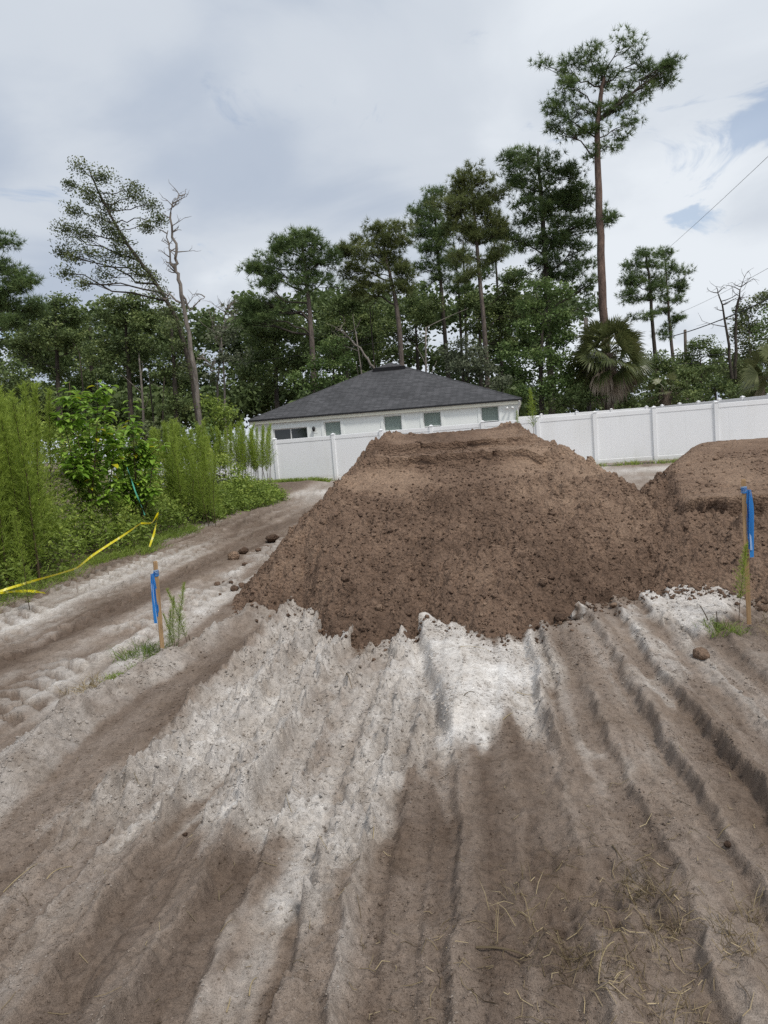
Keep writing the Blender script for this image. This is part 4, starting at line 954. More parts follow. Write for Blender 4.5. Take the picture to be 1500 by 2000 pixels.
make_tree('pine_tree', 'distant pine with a ragged rounded crown past the palm', 'pine tree', 60,
    [(1285, 770), (1275, 640), (1268, 540), (1262, 500)], .22, .06,
    [(1262, 497, 26, 10), (1238, 515, 20, 14), (1275, 515, 24, 16), (1222, 545, 16, 12), (1250, 548, 26, 16), (1215, 575, 14, 10), (1245, 585, 22, 12), (1280, 560, 18, 14), (1265, 620, 20, 12)],
    'pine', PINE, B_DARK, 522, 'distant pines past the palm')
make_tree('pine_tree', 'distant pine with tufted shoulder leaning out over the power line', 'pine tree', 62,
    [(1320, 770), (1310, 660), (1304, 580), (1298, 500)], .20, .05,
    [(1296, 497, 22, 10), (1318, 525, 20, 16), (1330, 555, 14, 16), (1300, 550, 20, 16), (1318, 590, 18, 12), (1300, 610, 20, 10), (1322, 625, 12, 10), (1295, 650, 18, 10)],
    'pine', PINE, B_PINE, 523, 'distant pines past the palm')
make_tree('pine_tree', 'dark pine standing alone over the tallest dog fennel', 'pine tree', 40,
    [(-40, 800), (-35, 600), (-30, 500), (-28, 440)], .24, .06,
    [(-20, 480, 40, 26), (10, 520, 20, 14), (-10, 540, 50, 24), (30, 560, 34, 18), (0, 585, 50, 26), (50, 600, 34, 20), (20, 630, 50, 22), (-40, 600, 40, 30)],
    'pine', PINE, B_DARK, 524, PG, dens=1.1)
# broadleaf trees
BG = 'broadleaf trees at the edge of the wood'
def oak(lb, Y, tr, bl, seed, leaf=OAK, bk=B_DARK, dens=.92, ls=.165, r=.2, name='oak_tree', cat='tree', grp=BG):
    return make_tree(name, lb, cat, Y, tr, r, r * .35, bl, 'leaf', leaf, bk, seed, grp, dens=dens, lsize=ls, limb_r=.06)
oak('dark broadleaf tree behind the bright leafy sapling', 46, [(115, 800), (112, 700), (108, 620)], [(105, 595, 42, 26), (70, 625, 44, 26), (140, 620, 38, 28), (105, 660, 56, 26), (60, 670, 44, 28), (150, 670, 40, 30), (90, 720, 44, 26), (35, 690, 36, 30)], 601, dens=1.1)
oak('dark broadleaf tree rounding up beneath the leaning vine-clad trunk', 44, [(255, 800), (250, 700), (245, 620)], [(235, 592, 42, 20), (270, 590, 36, 20), (205, 625, 42, 24), (260, 630, 46, 24), (300, 625, 34, 28), (225, 670, 46, 24), (285, 675, 42, 26), (190, 690, 36, 26), (255, 710, 36, 18)], 602, dens=1.15)
oak('dark thicket tree with narrow trunk between fennel and leaning tree', 50, [(180, 800), (178, 700), (176, 640)], [(175, 640, 32, 24), (165, 690, 34, 22), (195, 735, 40, 22), (140, 740, 44, 24)], 603)
oak('dark leafy tree hugging the base of the bare dead trunk', 42, [(345, 820), (340, 720), (335, 640)], [(330, 640, 28, 26), (350, 690, 32, 28), (320, 720, 36, 28), (355, 750, 34, 28), (375, 700, 22, 26), (345, 790, 40, 24)], 604, dens=1.1)
oak('low broad evergreen just behind the tallest dog fennel', 38, [(30, 820), (28, 760), (25, 720)], [(20, 730, 44, 30), (60, 750, 44, 26), (0, 770, 44, 30), (95, 775, 44, 26)], 605, r=.14)
oak('thin greyish tree with bare upper twigs beside the far dog fennel', 42, [(440, 830), (438, 740), (432, 660)], [(430, 660, 24, 22), (455, 655, 20, 18), (440, 700, 28, 24), (470, 690, 24, 22), (425, 740, 24, 22)], 606, leaf=GREYG, bk=B_GREY, dens=.55, r=.09)
oak('dark oak mass under the wide boughed pine', 47, [(540, 780), (538, 700), (535, 650)], [(500, 655, 34, 24), (540, 640, 42, 28), (580, 650, 42, 28), (510, 695, 40, 26), (560, 700, 44, 30), (480, 730, 34, 26), (525, 745, 46, 26), (600, 700, 34, 28)], 607, dens=1.15)
oak('dark oak mass between the two round topped pines', 50, [(680, 780), (675, 680), (672, 620)], [(650, 600, 34, 24), (690, 590, 34, 26), (640, 640, 38, 24), (690, 640, 42, 26), (730, 610, 36, 28), (720, 660, 38, 28), (665, 680, 40, 22)], 608, dens=1.1)
oak('bright green bushy tree touching the roof slope above the sliding window', 42, [(655, 800), (652, 740), (650, 700)], [(645, 680, 34, 20), (620, 710, 32, 24), (665, 710, 36, 26), (640, 745, 44, 22), (595, 745, 32, 24)], 609, leaf=LIGHT, dens=.9, r=.12)
oak('dark oak mass behind the roof peak', 52, [(820, 780), (815, 690), (812, 640)], [(800, 600, 34, 26), (825, 620, 32, 28), (800, 660, 38, 26), (750, 640, 30, 26), (840, 590, 26, 22), (760, 690, 40, 20)], 610)
oak('dark leafy tree filling the gap behind the pale slender pine trunk', 55, [(940, 770), (938, 680), (935, 620)], [(925, 590, 30, 22), (960, 610, 36, 26), (990, 580, 36, 28), (1010, 540, 30, 26), (985, 650, 40, 28), (930, 640, 26, 22), (1020, 610, 34, 28)], 611, dens=1.1)
oak('rounded grey green shrub tree showing over the roof slope near the downspout', 41, [(908, 790), (906, 740), (904, 700)], [(900, 672, 28, 16), (885, 695, 28, 18), (925, 692, 32, 20), (905, 715, 44, 20), (945, 722, 32, 20), (970, 745, 28, 18)], 612, leaf=GREYG, dens=1.2, r=.10, ls=.15)
oak('tall light green leafy tree between the house corner and palm', 43, [(1058, 810), (1056, 700), (1060, 620)], [(1050, 560, 30, 16), (1085, 572, 34, 20), (1040, 600, 38, 22), (1090, 615, 38, 24), (1020, 640, 34, 22), (1065, 650, 42, 24), (1105, 660, 26, 30), (1000, 685, 34, 22), (1045, 700, 44, 24), (1090, 705, 36, 28), (1010, 730, 40, 24), (1065, 755, 50, 24), (1110, 740, 22, 26), (1020, 770, 44, 20)], 613, leaf=LIGHT, dens=1.1, ls=.17)
oak('dark round evergreen in front of the short utility pole', 54, [(1372, 790), (1370, 740), (1368, 700)], [(1365, 672, 30, 18), (1395, 690, 28, 20), (1350, 700, 30, 22), (1380, 725, 42, 22), (1335, 735, 34, 22)], 614, dens=1.2, r=.12)
oak('dark vine covered clump below the distant pines', 50, [(1290, 800), (1288, 750), (1285, 720)], [(1280, 705, 26, 26), (1310, 715, 26, 24), (1275, 745, 32, 22), (1320, 755, 36, 22), (1300, 785, 44, 16)], 615, dens=1.2, r=.12)
oak('tall scrubby grey green tree tangled around the dead snags', 46, [(1470, 800), (1465, 700), (1462, 620)], [(1455, 610, 26, 20), (1485, 590, 24, 22), (1440, 640, 24, 20), (1480, 640, 32, 24), (1455, 685, 36, 24), (1500, 680, 30, 30), (1430, 720, 34, 26), (1475, 735, 40, 24)], 616, leaf=VINE, bk=B_GREY, dens=.95, r=.10)
oak('yellow green leafy tree above the pale palm fronds', 40, [(1530, 800), (1525, 720), (1520, 650)], [(1500, 640, 18, 18), (1520, 620, 24, 24), (1515, 670, 24, 22), (1500, 700, 14, 12)], 617, leaf=LIGHT, dens=1.0, r=.1)
oak('dense dark shrub just behind the side fence caps', 45, [(1400, 800), (1398, 770), (1396, 750)], [(1390, 755, 36, 20), (1430, 765, 36, 18), (1470, 770, 36, 16), (1350, 775, 36, 16)], 618, dens=1.2, r=.08)
oak('dark understory bush below the light green tree by the house corner', 42, [(1150, 810), (1148, 780), (1146, 760)], [(1130, 770, 28, 20), (1165, 775, 30, 18), (1230, 780, 30, 16), (1100, 790, 34, 14)], 619, dens=1.1, r=.06)
oak('green vine heap around the foot of the bare dead trunk', 33, [(420, 830), (420, 810), (420, 795)], [(405, 790, 26, 20), (435, 805, 24, 18), (425, 830, 32, 18)], 620, leaf=WEED, dens=1.6, r=.05, ls=.13)
SB = 'shrubs along the fence behind the weeds'
oak('leafy green shrub behind the tallest dog fennel', 21, [(40, 900), (42, 880), (45, 860)], [(20, 850, 44, 26), (70, 845, 40, 28), (45, 880, 60, 26)], 630, leaf=WEED, dens=1.5, r=.04, ls=.11, name='shrub', cat='shrub', grp=SB)
oak('leafy green shrub showing behind the bright sapling', 22, [(160, 900), (162, 880), (165, 860)], [(130, 845, 36, 28), (180, 850, 36, 28), (155, 885, 60, 24)], 631, leaf=WEED, dens=1.5, r=.04, ls=.11, name='shrub', cat='shrub', grp=SB)
oak('darker leafy shrub past the yellowing sapling', 23, [(275, 900), (276, 880), (278, 865)], [(250, 850, 36, 24), (300, 848, 36, 26), (275, 885, 60, 24)], 632, leaf=VINE, dens=1.5, r=.04, ls=.11, name='shrub', cat='shrub', grp=SB)
oak('rounded leafy shrub in front of the dead trunk foot', 25, [(375, 910), (376, 890), (378, 875)], [(350, 850, 32, 24), (395, 858, 30, 22), (370, 885, 46, 24), (420, 890, 24, 20)], 633, leaf=LIGHT, dens=1.5, r=.04, ls=.11, name='shrub', cat='shrub', grp=SB)
# dense wood further back, no single tree to be told apart
g = np.random.default_rng(77); WD = Geo()
for (x0, x1, yt, Y, n) in ((-120, 480, 650, 66, 74), (450, 720, 620, 68, 52), (690, 1120, 590, 70, 64), (1100, 1250, 720, 66, 20), (1240, 1620, 710, 68, 50), (-80, 1600, 765, 60, 110), (-100, 420, 610, 60, 60), (470, 1130, 575, 61, 100), (-60, 440, 770, 52, 60)):
    for q in range(n):
        x = g.uniform(x0, x1); y = g.uniform(yt, 830) if q % 3 else yt + g.uniform(0, 40)
        c = at(x, y, Y + g.uniform(-4, 6)); r = g.uniform(1.1, 2.3); k = 170
        od = rnd_dirs(g, k) * (g.random(k) ** .5)[:, None]
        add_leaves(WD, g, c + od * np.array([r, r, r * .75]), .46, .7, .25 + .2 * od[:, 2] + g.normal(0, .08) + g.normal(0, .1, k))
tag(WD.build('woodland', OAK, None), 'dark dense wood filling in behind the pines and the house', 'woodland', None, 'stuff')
# slender trunks that show in the wood
TG = 'slim bare trunks inside the wood'
for i, (x0, y0, x1, y1, Y, r) in enumerate(((165, 800, 155, 690, 45, .07), (268, 810, 272, 700, 43, .10), (300, 800, 290, 720, 47, .07), (310, 800, 322, 730, 48, .08), (833, 730, 832, 640, 44, .09), (712, 730, 695, 650, 44, .07), (735, 690, 722, 600, 46, .06), (1190, 740, 1186, 690, 60, .08))):
    p0, p1 = at(x0, y0, Y), at(x1, y1, Y); p0[2] = .2
    root = empty('tree_trunk', p0, 'slim bare trunk standing among the dark woodland leaves', 'tree', TG)
    T = curve(p0, (p0 + p1) / 2 + np.array([g.normal(0, .2), 0, 0]), p1, 8); G = Geo(); G.tube(T, np.linspace(r, r * .5, 8), 7); G.build('trunk', B_GREY if i in (1, 4, 5) else B_DARK, root, True, p0)
    G = Geo()
    for q in range(4):
        s0 = T[4 + q % 4]; e = s0 + np.array([g.normal(0, 1), g.normal(0, .5), g.uniform(.4, 1.4)]); G.tube(curve(s0, (s0 + e) / 2 + g.normal(0, .15, 3), e, 4), np.linspace(r * .35, .012, 4), 4)
    G.build('branches', B_GREY if i in (1, 4, 5) else B_DARK, root, True, p0)

# ---- leaning tree wrapped in vines, and the dead trunk beside it
make_tree('leaning_tree', 'leaning tree wrapped in vines with thin leaves against the sky', 'tree', 37,
    [(392, 850), (372, 720), (345, 620), (300, 545), (250, 480), (215, 420), (190, 370), (175, 335)], .14, .035,
    [(165, 335, 22, 14), (200, 345, 24, 16), (145, 365, 18, 18), (180, 380, 24, 20), (215, 395, 20, 20), (150, 410, 20, 18), (195, 425, 24, 20), (130, 450, 22, 16), (165, 460, 26, 18), (220, 450, 20, 20), (120, 490, 20, 20), (155, 500, 26, 18), (240, 490, 22, 18), (200, 500, 26, 14), (130, 535, 18, 14), (170, 555, 18, 10), (205, 535, 20, 8), (265, 520, 18, 16), (290, 545, 18, 16), (310, 575, 18, 16), (330, 605, 16, 14), (345, 640, 14, 18), (358, 680, 12, 20), (368, 720, 12, 20), (276, 532, 16, 14), (255, 500, 16, 16), (232, 470, 16, 16),
     (270, 385, 18, 12), (295, 400, 14, 14), (255, 370, 14, 8), (285, 440, 14, 8), (310, 430, 10, 8)],
    'leaf', VINE, B_DARK, 640, None, dens=1.15, lsize=.11, limb_r=.045, depth=1.0, drop=1.0)
def snag(lb, Y, paths, barkm, seed, twigs=26, name='dead_tree', zb=.2, tl=1.4):
    g = np.random.default_rng(seed); root = None
    for i, (pts, r0, r1) in enumerate(paths):
        P = np.array([at(x, y, Y) for x, y in pts])
        if i == 0:
            P[0][2] = min(P[0][2], zb) if P[0][2] < 2.5 else P[0][2]; root = empty(name, P[0], lb, 'dead tree'); og = P[0].copy(); TR = Geo(); BR = Geo()
        kk = len(P); tt = np.linspace(0, kk - 1, kk * 3); T = np.stack([np.interp(tt, np.arange(kk), P[:, j]) for j in range(3)], 1); T[1:-1] += g.normal(0, .035, T[1:-1].shape)
        (TR if i == 0 else BR).tube(T, np.linspace(r0, r1, len(T)), 8 if i == 0 else 5)
        for q in range(twigs if i == 0 else twigs // 3):
            t0 = g.integers(int(len(T) * (.45 if i == 0 else .2)), len(T)); d = rnd_dirs(g, 1)[0]; d[2] = abs(d[2]) * .7 + .1
            L_ = tl * g.uniform(.3, 1.0); e = T[t0] + d * L_; c = curve(T[t0], (T[t0] + e) / 2 + g.normal(0, .12, 3), e, 5); BR.tube(c, np.linspace(.03, .008, 5), 4)
            for w_ in range(3):
                d2 = d + g.normal(0, .7, 3); d2 /= np.linalg.norm(d2); BR.tube([c[2 + w_], c[2 + w_] + d2 * L_ * .25 + g.normal(0, .03, 3), c[2 + w_] + d2 * L_ * .45], [.014, .009, .005], 3)
    TR.build('trunk', barkm, root, True, og); BR.build('branches', barkm, root, True, og); return root
snag('bare dead grey trunk with forked top in front of the leaning tree', 33,
    [([(396, 850), (382, 740), (366, 640), (352, 560), (342, 530), (346, 505), (338, 460), (332, 420), (336, 395), (350, 382)], .115, .022),
     ([(342, 530), (332, 515), (330, 480), (328, 450)], .06, .02), ([(360, 600), (330, 575), (322, 590)], .05, .02), ([(355, 575), (372, 610), (385, 590), (400, 580)], .05, .012), ([(385, 700), (405, 705), (415, 715), (412, 725)], .04, .015)], B_GREY, 651, 22, tl=.8)
snag('pale bare sapling with fine twigs beside the grey leafy tree', 43, [([(425, 800), (428, 700), (440, 620), (445, 600)], .07, .012), ([(430, 680), (415, 640), (418, 615)], .035, .01)], B_GREY, 652, 24)
snag('pale dead limb curving up behind the roof peak', 41, [([(735, 730), (722, 705), (690, 670), (665, 645)], .09, .02)], B_GREY, 653, 7, name='dead_limb', zb=.38)
snag('dark broken dead snag leaning over the scrubby tree', 44, [([(1430, 740), (1422, 660), (1412, 600), (1402, 572)], .10, .03)], B_DARK, 654, 9)
snag('forked charred dead snag rising out of the scrubby tree', 45, [([(1436, 740), (1436, 640), (1440, 590), (1448, 560)], .11, .03), ([(1438, 610), (1446, 580), (1450, 585)], .05, .02)], B_DARK, 655, 10)

# ---- sabal palm
def fan_leaf(G, g, hub, d, size, tint, n=22, droop=.5, wilt=False):
    d = d / np.linalg.norm(d); s = np.cross(d, [0, 0, 1]); s /= np.linalg.norm(s) + 1e-9; u = np.cross(s, d); q_ = g.uniform(-1.3, 1.3); s, u = s * math.cos(q_) + u * math.sin(q_), u * math.cos(q_) - s * math.sin(q_)
    for i in range(n):
        a = (i / (n - 1) - .5) * (2.6 if not wilt else 1.1) + g.normal(0, .03); L_ = size * (1 - .25 * abs(i / (n - 1) - .5) * 2) * g.uniform(.9, 1.05)
        dd = d * math.cos(a) + s * math.sin(a) + u * .12 * abs(math.sin(a))
        p0 = hub; p1 = hub + dd * L_ * .55; p2 = hub + dd * L_ * .95 - np.array([0, 0, droop * L_ * g.uniform(.2, .6)])
        w0 = np.cross(dd, u); w0 /= np.linalg.norm(w0) + 1e-9; wd = size * .06
        G.add([p0 - w0 * wd * .2, p0 + w0 * wd * .2, p1 - w0 * wd * .5, p1 + w0 * wd * .5, p2], [(0, 1, 3), (0, 3, 2), (2, 3, 4)], min(1, max(0, tint + g.normal(0, .10))))
PALM = leaf_mat('palm_leaves', [(0, (0.045, 0.062, 0.022)), (.5, (0.095, 0.115, 0.042)), (1, (0.22, 0.23, 0.10))], .2, .35)
PDEAD = leaf_mat('dead_palm_leaves', [(0, (0.12, 0.095, 0.07)), (.5, (0.24, 0.195, 0.15)), (1, (0.38, 0.32, 0.26))], .1)
def palm(lb, Y, px, py_hub, py_base, sz, nf, nd, seed, name='palm_tree'):
    g = np.random.default_rng(seed); hub = at(px, py_hub, Y); base = at(px + 3, py_base, Y); base[2] = .2
    root = empty(name, base, lb, 'palm tree')
    T = np.linspace(base, hub, 14); G = Geo(); G.tube(T, .24 + .04 * np.sin(np.arange(14) * 2.1), 10)
    for i in range(70):
        t = g.random(); p = base + (hub - base) * t; a = g.uniform(0, 6.28); o = np.array([math.cos(a), math.sin(a), 0])
        G.tube([p + o * .22, p + o * .36 + np.array([0, 0, .18]), p + o * .42 + np.array([0, 0, .34])], [.05, .035, .02], 4)
    G.build('trunk', B_PALM, root, True, base)
    for kind, n, mat in (('fronds', nf, PALM), ('dead_fronds', nd, PDEAD)):
        if not n: continue
        F = Geo(); S = Geo()
        for i in range(n):
            a = i * 2.399 + g.normal(0, .2)
            el = math.asin(.97 - 1.5 * (i + .5) / n) if kind == 'fronds' else g.uniform(-1.25, -.7)
            d = np.array([math.cos(a) * math.cos(el), math.sin(a) * math.cos(el), math.sin(el)]); pl = sz * (.62 if kind == 'fronds' else .55) * g.uniform(.85, 1.15)
            h0 = hub + np.array([0, 0, .15 - .5 * i / n]); tip = h0 + d * pl - np.array([0, 0, .10 * pl])
            (F if kind == 'fronds' else F).tube(curve(h0, h0 + d * pl * .5 + np.array([0, 0, .08]), tip, 4), [.03, .02, .018, .015], 4, tint=.55)
            d2 = d + np.array([0, 0, -.15 - .3 * i / n if kind == 'fronds' else -.9])
            tn = .62 - .5 * (i / n) * .4 + g.normal(0, .1) if kind == 'fronds' else g.uniform(.3, .9)
            fan_leaf(F, g, tip, d2, sz * .62 * g.uniform(.85, 1.1), tn, 24, .45 if kind == 'fronds' else .9, kind != 'fronds')
        F.build(kind, mat, root, False, base, 'stuff')
palm('sabal palm with a skirt of dead brown fronds in front of the tall pine', 41.5, 1188, 690, 815, 2.05, 84, 30, 701)
palm('low palmetto fan showing above the side fence', 46, 1300, 765, 800, 1.1, 14, 0, 702, 'palmetto')
palm('low palm with pale fronds beside the yellow green tree', 38, 1530, 720, 800, 2.0, 30, 6, 703)

# ---- utility poles and wires
def pole(lb, Y, x0, y0, x1, y1, r, mat):
    b, t = at(x0, y0, Y), at(x1, y1, Y); b[2] = .2; root = empty('utility_pole', b, lb, 'pole')
    G = Geo(); G.tube(np.linspace(b, t, 8), np.linspace(r, r * .85, 8), 10); G.build('shaft', mat, root, True, b)
    G = Geo(); G.tube([t - np.array([0, 0, .02]), t + np.array([0, 0, .05])], [r * .9, r * .6], 10); G.build('pole_cap', mat, root, True, b); return t
B_POLE = bark('weathered_pole', (0.09, 0.082, 0.075), (0.23, 0.215, 0.20), 3)
pole('weathered grey utility pole partly hidden by the palm', 42.6, 1151, 812, 1144, 622, .14, B_POLE)
pole('short brown utility pole under the sagging black cable', 58, 1341, 790, 1338, 645, .13, B_PINE)
MAT_WIRE = flat('black_cable', (0.02, 0.02, 0.022), 0.5, 0.3)
def wire(lb, a, b, r, sag):
    p0, p1 = at(*a), at(*b); T = np.linspace(p0, p1, 24); s = np.linspace(0, 1, 24); T[:, 2] -= 4 * sag * s * (1 - s)
    G = Geo(); G.tube(T - p0, r, 5); o = G.build('power_line', MAT_WIRE); o.location = Vector(p0); tag(o, lb, 'power line', 'overhead wires')
wire('thin wire slanting steeply up past the distant pines into the clouds', (1290, 498, 60), (1640, 172, 24), .010, .1)
wire('thin grey wire crossing the sky above the black cable', (1330, 610, 60), (1660, 430, 28), .010, .2)
wire('thick black cable sagging from the short pole', (1300, 660, 60), (1680, 492, 30), .035, .4)
wire('upper of two level wires in front of the dark trees', (1240, 694, 52), (1640, 684, 46), .018, .1)
wire('lower of two level wires in front of the dark trees', (1240, 712, 52), (1640, 696, 46), .018, .1)
wire('faint wire running behind the roof across the dark oaks', (380, 720, 43), (840, 650, 43), .010, .15)

# ------------------------------------------------------------------ weeds along the left edge
MAT_STEM = flat('fennel_stem', (0.085, 0.060, 0.040), 0.8, 0.2, .3)
def fennel_mesh(seed, h, bare, width, dens=1.0):
    g = np.random.default_rng(seed); S = Geo(); F = Geo()
    lean = g.normal(0, .10, 2); z = np.linspace(0, h, 9)
    bx = lean[0] * (z / h) ** 2 * h + .015 * np.sin(z * 3 + seed); by = lean[1] * (z / h) ** 2 * h
    ST = np.stack([bx, by, z], 1); S.tube(ST, np.linspace(.011, .003, 9), 5, .4)
    n = int(120 * dens)
    for i in range(n):
        t = bare + (1 - bare) * ((i + g.random()) / n); p = np.array([np.interp(t * h, z, bx), np.interp(t * h, z, by), t * h])
        a = i * 2.399 + g.normal(0, .3); tq = (t - bare) / (1 - bare); up_ = g.uniform(.6, 1.3) + 2.2 * tq ** 2; L_ = width * (1.0 - .72 * tq) * g.uniform(.45, 1.25) * (.5 + .5 * min(1, tq * 5 + .2))
        d = np.array([math.cos(a), math.sin(a), up_]); d /= np.linalg.norm(d)
        e = p + d * L_ + np.array([0, 0, -.06 * L_]); c = curve(p, p + d * L_ * .55 + np.array([0, 0, .03]), e, 4)
        F.tube(c, [.0028, .0024, .002, .001], 3, .35, cap=False)
        k = 18; tt = g.random(k); q = np.stack([np.interp(tt, [0, .33, .66, 1], c[:, j]) for j in range(3)], 1)
        dd = d * .7 + rnd_dirs(g, k) * .75 + np.array([0, 0, .15]); dd /= np.linalg.norm(dd, axis=1)[:, None]
        s = np.cross(dd, rnd_dirs(g, k)); s /= np.linalg.norm(s, axis=1)[:, None] + 1e-9; l = g.uniform(.04, .10, k)[:, None]; w_ = .0036
        v = np.stack([q - s * w_, q + s * w_, q + dd * l], 1).reshape(-1, 3)
        F.add(v, np.arange(3 * k).reshape(-1, 3), np.repeat(np.clip(.25 + .5 * t + g.normal(0, .13, k), 0, 1), 3))
    return S.mesh('stem', MAT_STEM), F.mesh('plume', FENNEL)
FEN = [fennel_mesh(800 + i, 2.35, .14, .50, 1.0) for i in range(5)]
FEN_FAR = [fennel_mesh(820 + i, 2.1, .36, .40, .75) for i in range(4)]
def place_fennel(var, x, y, h, lean, rz, label, grp):
    st, pl = var; z = gz(x, y); root = empty('dog_fennel', (x, y, z - .02), label, 'weed', grp)
    s = h / (2.35 if var in FEN else 2.1); root.scale = (s, s, s); root.rotation_euler = (lean[0], lean[1], rz)
    link('stem', st, root); tag(link('plume', pl, root), None, None, None, 'stuff'); return root
g = np.random.default_rng(31)
near_l = 'tall feathery dog fennel in the thicket behind the yellow tape'
for i in range(74):
    v = g.uniform(7.6, 11.2); u_ = -5.75 - abs(g.normal(0, .8)) - .1; x = u_ * CT + v * ST; y = -u_ * ST + v * CT
    if i < 14: x, y = -4.5 - g.uniform(0, 1.0), 7.9 + g.uniform(0, 1.5)
    if 92 < 750 + 1400 * x / y < 340 and y < 12.6: x -= .9 + g.uniform(0, .5)
    h = g.uniform(2.1, 2.6) if x < -y * .40 else g.uniform(1.6, 2.0)
    place_fennel(FEN[i % 5], x, y, h, (g.normal(0, .05), g.normal(0, .05)), g.uniform(0, 6.28), near_l, 'dog fennel behind the yellow tape')
mid_l = 'bushy dog fennel clump between the sapling and the fence corner plants'
for i in range(40):
    p = at(g.uniform(265, 410), 900, 15.8 + g.uniform(-1, 1.4)); place_fennel(FEN[i % 5], p[0], p[1], g.uniform(1.6, 2.15), (g.normal(0, .05), g.normal(0, .06)), g.uniform(0, 6.28), mid_l, 'dog fennel past the sapling')
far_l = 'bare stemmed dog fennel standing against the white fence'
for i in range(44):
    px = g.uniform(385, 524); p = at(px, 900, 24.3 + g.uniform(-.7, 1.0)); place_fennel(FEN_FAR[i % 4], p[0], p[1], g.uniform(1.75, 2.35) * (1 - .10 * (px > 490)), (g.normal(0, .05), g.normal(.02, .09)), g.uniform(0, 6.28), far_l, 'dog fennel along the fence')
bent = place_fennel(FEN[2], -3.95, 7.75, 1.15, (.02, -.05), 1.0, 'lone dog fennel shoot drooping at the edge of the tape', None)
for px, lb, h in ((1043, 'feathery weed sprig poking above the taller dirt mound', 1.0), (1012, 'small wispy weed sprig beside the house corner above the mound', .6)):
    p = at(px, 830, 12.4 if px > 1020 else 12.0); r_ = place_fennel(FEN_FAR[px % 4], p[0], p[1], h, (0, .05), 2.0, lb, None); r_.location.z = 1.2 if px > 1020 else 1.25
# broad leaved sapling
def sapling(lb, Y, shoots, leafn, lsz, seed, mat, name='leafy_sapling'):
    g = np.random.default_rng(seed); base = at(np.mean([s[0] for s in shoots]), 1000, Y); base[2] = gz(base[0], base[1]) - .02
    root = empty(name, base, lb, 'sapling'); S = Geo(); F = Geo()
    for (x, y) in shoots:
        Yq = Y + g.uniform(-.5, .5); t = at(x, y, Yq); b = base + np.array([g.normal(0, .12), g.normal(0, .12), 0]); m = (b + t) / 2 + np.array([(t - b)[0] * .22, 0, .1]); c = curve(b, m, t, 9)
        S.tube(c, np.linspace(.016, .004, 9), 5)
        stems = [c[3:]]
        for q in range(5):
            s0 = c[g.integers(3, 8)]; e = s0 + np.array([g.normal(0, .22), g.normal(0, .22), g.uniform(.05, .3)]); cc = curve(s0, (s0 + e) / 2 + np.array([0, 0, -.02]), e, 5); S.tube(cc, np.linspace(.007, .003, 5), 4); stems.append(cc)
        for cc in stems:
            n = leafn if cc is stems[0] else leafn // 2
            for i in range(n):
                tt = (i + .5) / n; p = np.array([np.interp(tt * (len(cc) - 1), np.arange(len(cc)), cc[:, j]) for j in range(3)])
                a = i * 2.4 + g.normal(0, .4); d = np.array([math.cos(a), math.sin(a), g.uniform(-.35, .35)]); d /= np.linalg.norm(d)
                s = np.cross(d, [0, 0, 1.0]); s /= np.linalg.norm(s); up = np.cross(s, d); L_ = lsz * g.uniform(.6, 1.2); W = L_ * .27
                b0 = p + d * .03; r_ = [b0, b0 + d * L_ * .35 + s * W + up * .012, b0 + d * L_ * .35 - up * .006, b0 + d * L_ * .35 - s * W + up * .012, b0 + d * L_ * .75 + s * W * .75 - up * .01, b0 + d * L_ * .72 - up * .025, b0 + d * L_ * .75 - s * W * .75 - up * .01, b0 + d * L_ - up * .05]
                tn = 1.0 if g.random() < .015 else min(.93, max(0, g.normal(.5, .18) + .2 * tt))
                F.add(r_, [(0, 2, 1, 1)][:0] or [(0, 2, 1), (0, 3, 2), (4, 5, 7), (5, 6, 7)], tn); F.f4.append(np.array([(1, 2, 5, 4), (2, 3, 6, 5)]) + F.n - 8)
    S.build('stems', MAT_STEM, root, True, base); F.build('leaves', mat, root, False, base, 'stuff'); return root
sapling('bright green broad leaved sapling rising over the dog fennel', 12.0, [(135, 745), (160, 765), (190, 740), (205, 790), (175, 830), (150, 850), (225, 840), (120, 800)], 36, .18, 901, BRIGHT)
sapling('smaller bright broad leaved sapling with yellowing leaves facing the road', 13.0, [(255, 780), (265, 830), (235, 860), (285, 850), (250, 900), (215, 890), (300, 890), (240, 940)], 34, .17, 902, BRIGHT)
sapling('grey green bush with small leaves in front of the far dog fennel', 17.0, [(385, 885), (395, 900), (410, 895), (375, 920), (420, 930), (400, 930), (388, 945), (360, 935)], 34, .10, 903, GREYG, 'weedy_bush')
# undergrowth: nobody could count it
g = np.random.default_rng(41); UG = Geo()
n = 4200; v = 7.5 + 14 * g.random(n) ** 1.25; dpt = np.abs(g.normal(0, 1.1, n)) + .02; edge_ = -5.62 - .18 * vn1(v * .9, 9) - .1 * vn1(v * 3, 10)
u_ = edge_ - dpt; px = u_ * CT + v * ST; py = -u_ * ST + v * CT; pz = ground(px, py)
hmax = np.clip(.26 + 1.2 * dpt, .2, 1.6) * (1 + .25 * vn1(v * 1.3, 12)) * np.where(v > 19, .3, np.where(v > 15, .7, 1.0))
for i in range(n):
    k = 19; r = .17 * g.uniform(.7, 1.4); c = np.array([px[i], py[i], pz[i] + hmax[i] * g.random() ** .7])
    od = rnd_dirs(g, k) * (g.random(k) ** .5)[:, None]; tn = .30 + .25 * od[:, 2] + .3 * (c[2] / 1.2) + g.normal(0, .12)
    add_leaves(UG, g, c + od * r, .055 * (1.0 + .5 * (i % 5 == 0)) * (1 + .03 * (v[i] - 8)), .5 if i % 2 else .22, np.full(k, tn) + g.normal(0, .1, k))
tag(UG.build('undergrowth', WEED), 'tangled green undergrowth spilling to the edge of the sandy road', 'undergrowth', None, 'stuff')
